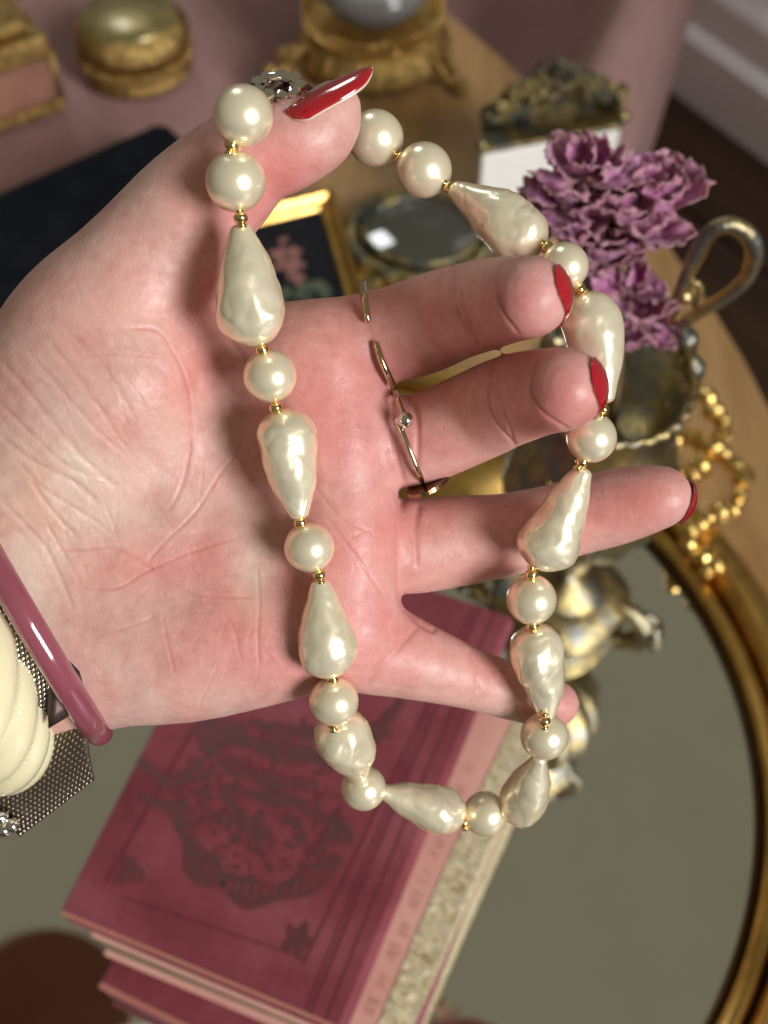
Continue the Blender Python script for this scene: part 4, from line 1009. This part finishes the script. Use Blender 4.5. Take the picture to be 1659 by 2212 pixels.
# folded loose end of the strap (a: near the bangle, hangs down left)
ribbon(quadf(P(188, 1492, .2555), P(204, 1682, .262), P(44, 1806, .266), P(-60, 1660, .266), .003), 20, 20, '', (20, 19), .00046)
ribbon(quadf(P(196, 1520, .262), P(196, 1600, .272), P(-50, 1700, .276), P(-50, 1560, .276)), 4, 4, '', (8, 22), .00040)
bm = bmesh.new(); pts = []
fpl = [(100, 1466), (128, 1444), (155, 1432), (172, 1450), (180, 1480), (186, 1500)]; fp2 = [(104, 1572), (120, 1562), (140, 1550), (156, 1538), (170, 1528), (184, 1518)]
pts = []
for i, (a, b) in enumerate(zip(fpl, fp2)):
    for k in range(5):
        t = k / 4; u = a[0] + (b[0] - a[0]) * t; v = a[1] + (b[1] - a[1]) * t; pts.append(P(u, v, .2440 + .0006 * i + .001 * t))
bm.free(); o = keep(obj('clasp_plate', grid_mesh(pts, 6, 5), M['plate'], wt)); mdf = o.modifiers.new('t', 'SOLIDIFY'); mdf.thickness = .0007
bm = bmesh.new(); tube_into(bm, [P(-30, 1790, .262), P(8, 1792, .262), P(20, 1786, .262)], .0018, 12); ball_into(bm, P(26, 1783, .262), .0017, 14, 10); tube_into(bm, [P(-30, 1765, .262), P(18, 1766, .262)], .0013, 10); keep(obj('lug', bm, M['chrome'], wt))

# ================================================================== NECKLACE
nk = thing('pearl_necklace', 'cream faux pearl necklace of round and baroque drop beads with gold spacers', 'necklace', tuple(P(700, 1100, .24)))
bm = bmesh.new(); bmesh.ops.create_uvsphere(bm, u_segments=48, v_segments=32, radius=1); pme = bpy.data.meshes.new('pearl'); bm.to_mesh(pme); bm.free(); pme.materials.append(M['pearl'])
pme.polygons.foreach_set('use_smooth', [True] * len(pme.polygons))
bm = bmesh.new(); bmesh.ops.create_uvsphere(bm, u_segments=24, v_segments=16, radius=1); sme = bpy.data.meshes.new('spacer'); bm.to_mesh(sme); bm.free(); sme.materials.append(M['bead_gold'])
sme.polygons.foreach_set('use_smooth', [True] * len(sme.polygons))
def pearl(u, v, d, r):
    o = bpy.data.objects.new('pearl', pme); C.objects.link(o); o.parent = nk; d /= 1000; o.location = P(u, v, d) - nk.location; R0 = r * d / F
    o.scale = (R0 * random.uniform(.985, 1), R0 * random.uniform(.985, 1), R0 * random.uniform(.985, 1.01)); o.rotation_euler = (random.random() * 6, random.random() * 6, 0)
def spacer(u, v, d, dirx=(0, 1)):
    d /= 1000; c_ = P(u, v, d); ax_ = (rgt * dirx[0] - upv * dirx[1]).normalized()
    bm_ = bmesh.new()
    o = bpy.data.objects.new('spacer_bead', sme); C.objects.link(o); o.parent = nk; o.location = c_ - nk.location; o.scale = (.00138, .00138, .00120)
    o.rotation_euler = ax_.to_track_quat('Z', 'Y').to_euler()
    for s in (-1, 1):  # little cups either side
        tube_into(bm_, [c_ + ax_ * (s * .0010), c_ + ax_ * (s * .0014), c_ + ax_ * (s * .0019)], [.0006, .0009, .0008], 10)
    keep(obj('bead_cup', bm_, M['bead_gold'], nk))
def drop(uv0, uv1, d0, d1, r, seed, rough=1.0, wmax=.62):
    "from the narrow end uv0 to the round end uv1"
    A_ = P(uv0[0], uv0[1], d0 / 1000); B_ = P(uv1[0], uv1[1], d1 / 1000); ax_ = B_ - A_; Ln = ax_.length; ax_.normalize()
    R0 = r * (d0 + d1) / 2000 / F; e = ax_.orthogonal().normalized(); f_ = ax_.cross(e); nu, nv = 64, 64; pts = []
    xm = max(.45, 1 - R0 * 1.02 / Ln)
    for i in range(nu):
        s = .5 - .5 * math.cos(math.pi * i / (nu - 1))
        if s < xm:
            q = s / xm; rr = .26 + .74 * (math.sin(math.pi / 2 * q) ** 1.15); rr *= min(1, math.sqrt(max(0, 1 - (1 - min(1, s / .035)) ** 2)) + 1e-4)
        else: rr = math.sqrt(max(0, 1 - ((s - xm) / (1 - xm)) ** 2))
        for j in range(nv):
            th = 2 * math.pi * j / nv; dirv = e * math.cos(th) + f_ * math.sin(th)
            q = A_ + ax_ * (Ln * s) + dirv * (R0 * rr); sd = Vector((seed * 7.3, seed * 1.7, 0))
            nn_ = noise.noise(q * 120 + sd) * .17 + noise.noise(q * 290 + sd) * .065 + .008 * noise.noise(q * 700 + sd)
            rid = abs(noise.noise(q * 230 + sd * 2)); nn_ -= .035 * max(0, 1 - rid * 6) ** 2
            en_ = min(1, (1 - abs(2 * s - 1)) * 5)
            pts.append(A_ + ax_ * (Ln * s) + dirv * (R0 * rr * (1 + nn_ * rough * en_)))
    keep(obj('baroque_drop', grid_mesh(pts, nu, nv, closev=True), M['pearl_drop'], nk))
PE = [(525, 250, 223, 66), (509, 392, 226, 66), (583, 812, 236, 58), (668, 1182, 241, 55), (721, 1515, 249, 54), (785, 1702, 270, 49), (1048, 1758, 283, 48), (1176, 1590, 264, 52), (1148, 1295, 253, 55), (1278, 945, 243, 55), (1220, 575, 240, 52), (916, 367, 252, 60), (811, 298, 254, 61)]
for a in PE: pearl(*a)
drop((519, 483), (555, 748), 228, 232, 76, 1, .8)
drop((648, 1122), (609, 883), 239, 238, 68, 2, 1.1)
drop((690, 1250), (715, 1463), 242, 246, 64, 3, .9)
drop((783, 1692), (727, 1553), 267, 253, 60, 4, 1.3)
drop((822, 1708), (1000, 1765), 274, 281, 54, 5, 1.1)
drop((1168, 1632), (1118, 1765), 268, 284, 53, 6, 1.1)
drop((1183, 1552), (1156, 1350), 261, 255, 61, 7, 1.3)
drop((1264, 1010), (1158, 1228), 245, 250, 65, 8, 1.1)
drop((1310, 872), (1268, 630), 241, 241, 65, 9, .7)
drop((974, 404), (1172, 537), 250, 244, 65, 10, 1.2)
for a in ((500, 314, 223, (-.3, 1)), (520, 471, 226, (.2, 1)), (567, 756, 233.5, (.15, 1)), (596, 881, 236.5, (.3, 1)), (649, 1129, 239.5, (.3, 1)), (690, 1242, 241, (.2, 1)), (719, 1467, 247, (0, 1)), (719, 1562, 249.5, (.1, 1)), (1002, 1776, 281.5, (.3, 1)), (1176, 1557, 258, (0, 1)), (1150, 1352, 253.5, (0, 1)), (1148, 1241, 250.5, (0, 1)), (1257, 998, 243.5, (.5, -.7)), (1301, 884, 241, (.2, -1)), (1252, 625, 240, (.9, .5)), (1182, 535, 242, (.8, .6)), (971, 405, 250, (.8, .6)), (867, 341, 252, (.85, .5))):
    spacer(*a)
thr = [(600, 200, 236), (525, 250, 223), (509, 392, 226), (520, 471, 226.5), (567, 756, 233.5), (596, 881, 236.5), (649, 1129, 239.5), (690, 1242, 241), (719, 1467, 247), (719, 1562, 249.5), (784, 1700, 269), (822, 1708, 274), (1002, 1776, 281.5), (1080, 1762, 284), (1118, 1765, 284), (1176, 1600, 264), (1176, 1557, 258), (1150, 1352, 253.5), (1148, 1241, 250.5), (1257, 998, 243.5), (1301, 884, 241), (1268, 630, 240), (1220, 575, 240), (1182, 535, 242), (971, 405, 250), (867, 341, 252), (811, 298, 254), (720, 262, 258), (640, 220, 255), (600, 200, 236)]
bm = bmesh.new(); tube_into(bm, [P(u, v, d / 1000) for u, v, d in thr], .0003, 6); keep(obj('thread', bm, M['thread'], nk))
# clasp
cl = bmesh.new(); c0 = P(602, 192, .2360); tube_into(cl, [c0 + rgt * (.0042 * math.cos(t)) + (upv * .55 + back * .6).normalized() * (.0026 * math.sin(t)) for t in [2 * math.pi * k / 28 for k in range(28)]], .0010, 8, True)
clasp = keep(obj('clasp', cl, M['chrome'], nk))
bm = bmesh.new()
for k in range(9):
    t = 2 * math.pi * k / 9; q = c0 + rgt * (.0042 * math.cos(t)) + upv * (.0020 * math.sin(t)) + back * .0012
    bmesh.ops.create_icosphere(bm, subdivisions=1, radius=.0017, matrix=Matrix.Translation(q))
g_ = obj('rhinestone', bm, M['chrome'], clasp, smooth=False); g_.matrix_parent_inverse = Matrix.Translation(-nk.location)
g_.matrix_parent_inverse = (clasp.matrix_parent_inverse).inverted() @ clasp.matrix_parent_inverse
bm = bmesh.new(); ball_into(bm, P(636, 205, .2385), .0030, 16, 12, (1.5, .8, 1)); g2_ = obj('clasp_stone', bm, M['garnet'], clasp)  # added dark red ball standing for the reflection and nail underside at the clasp
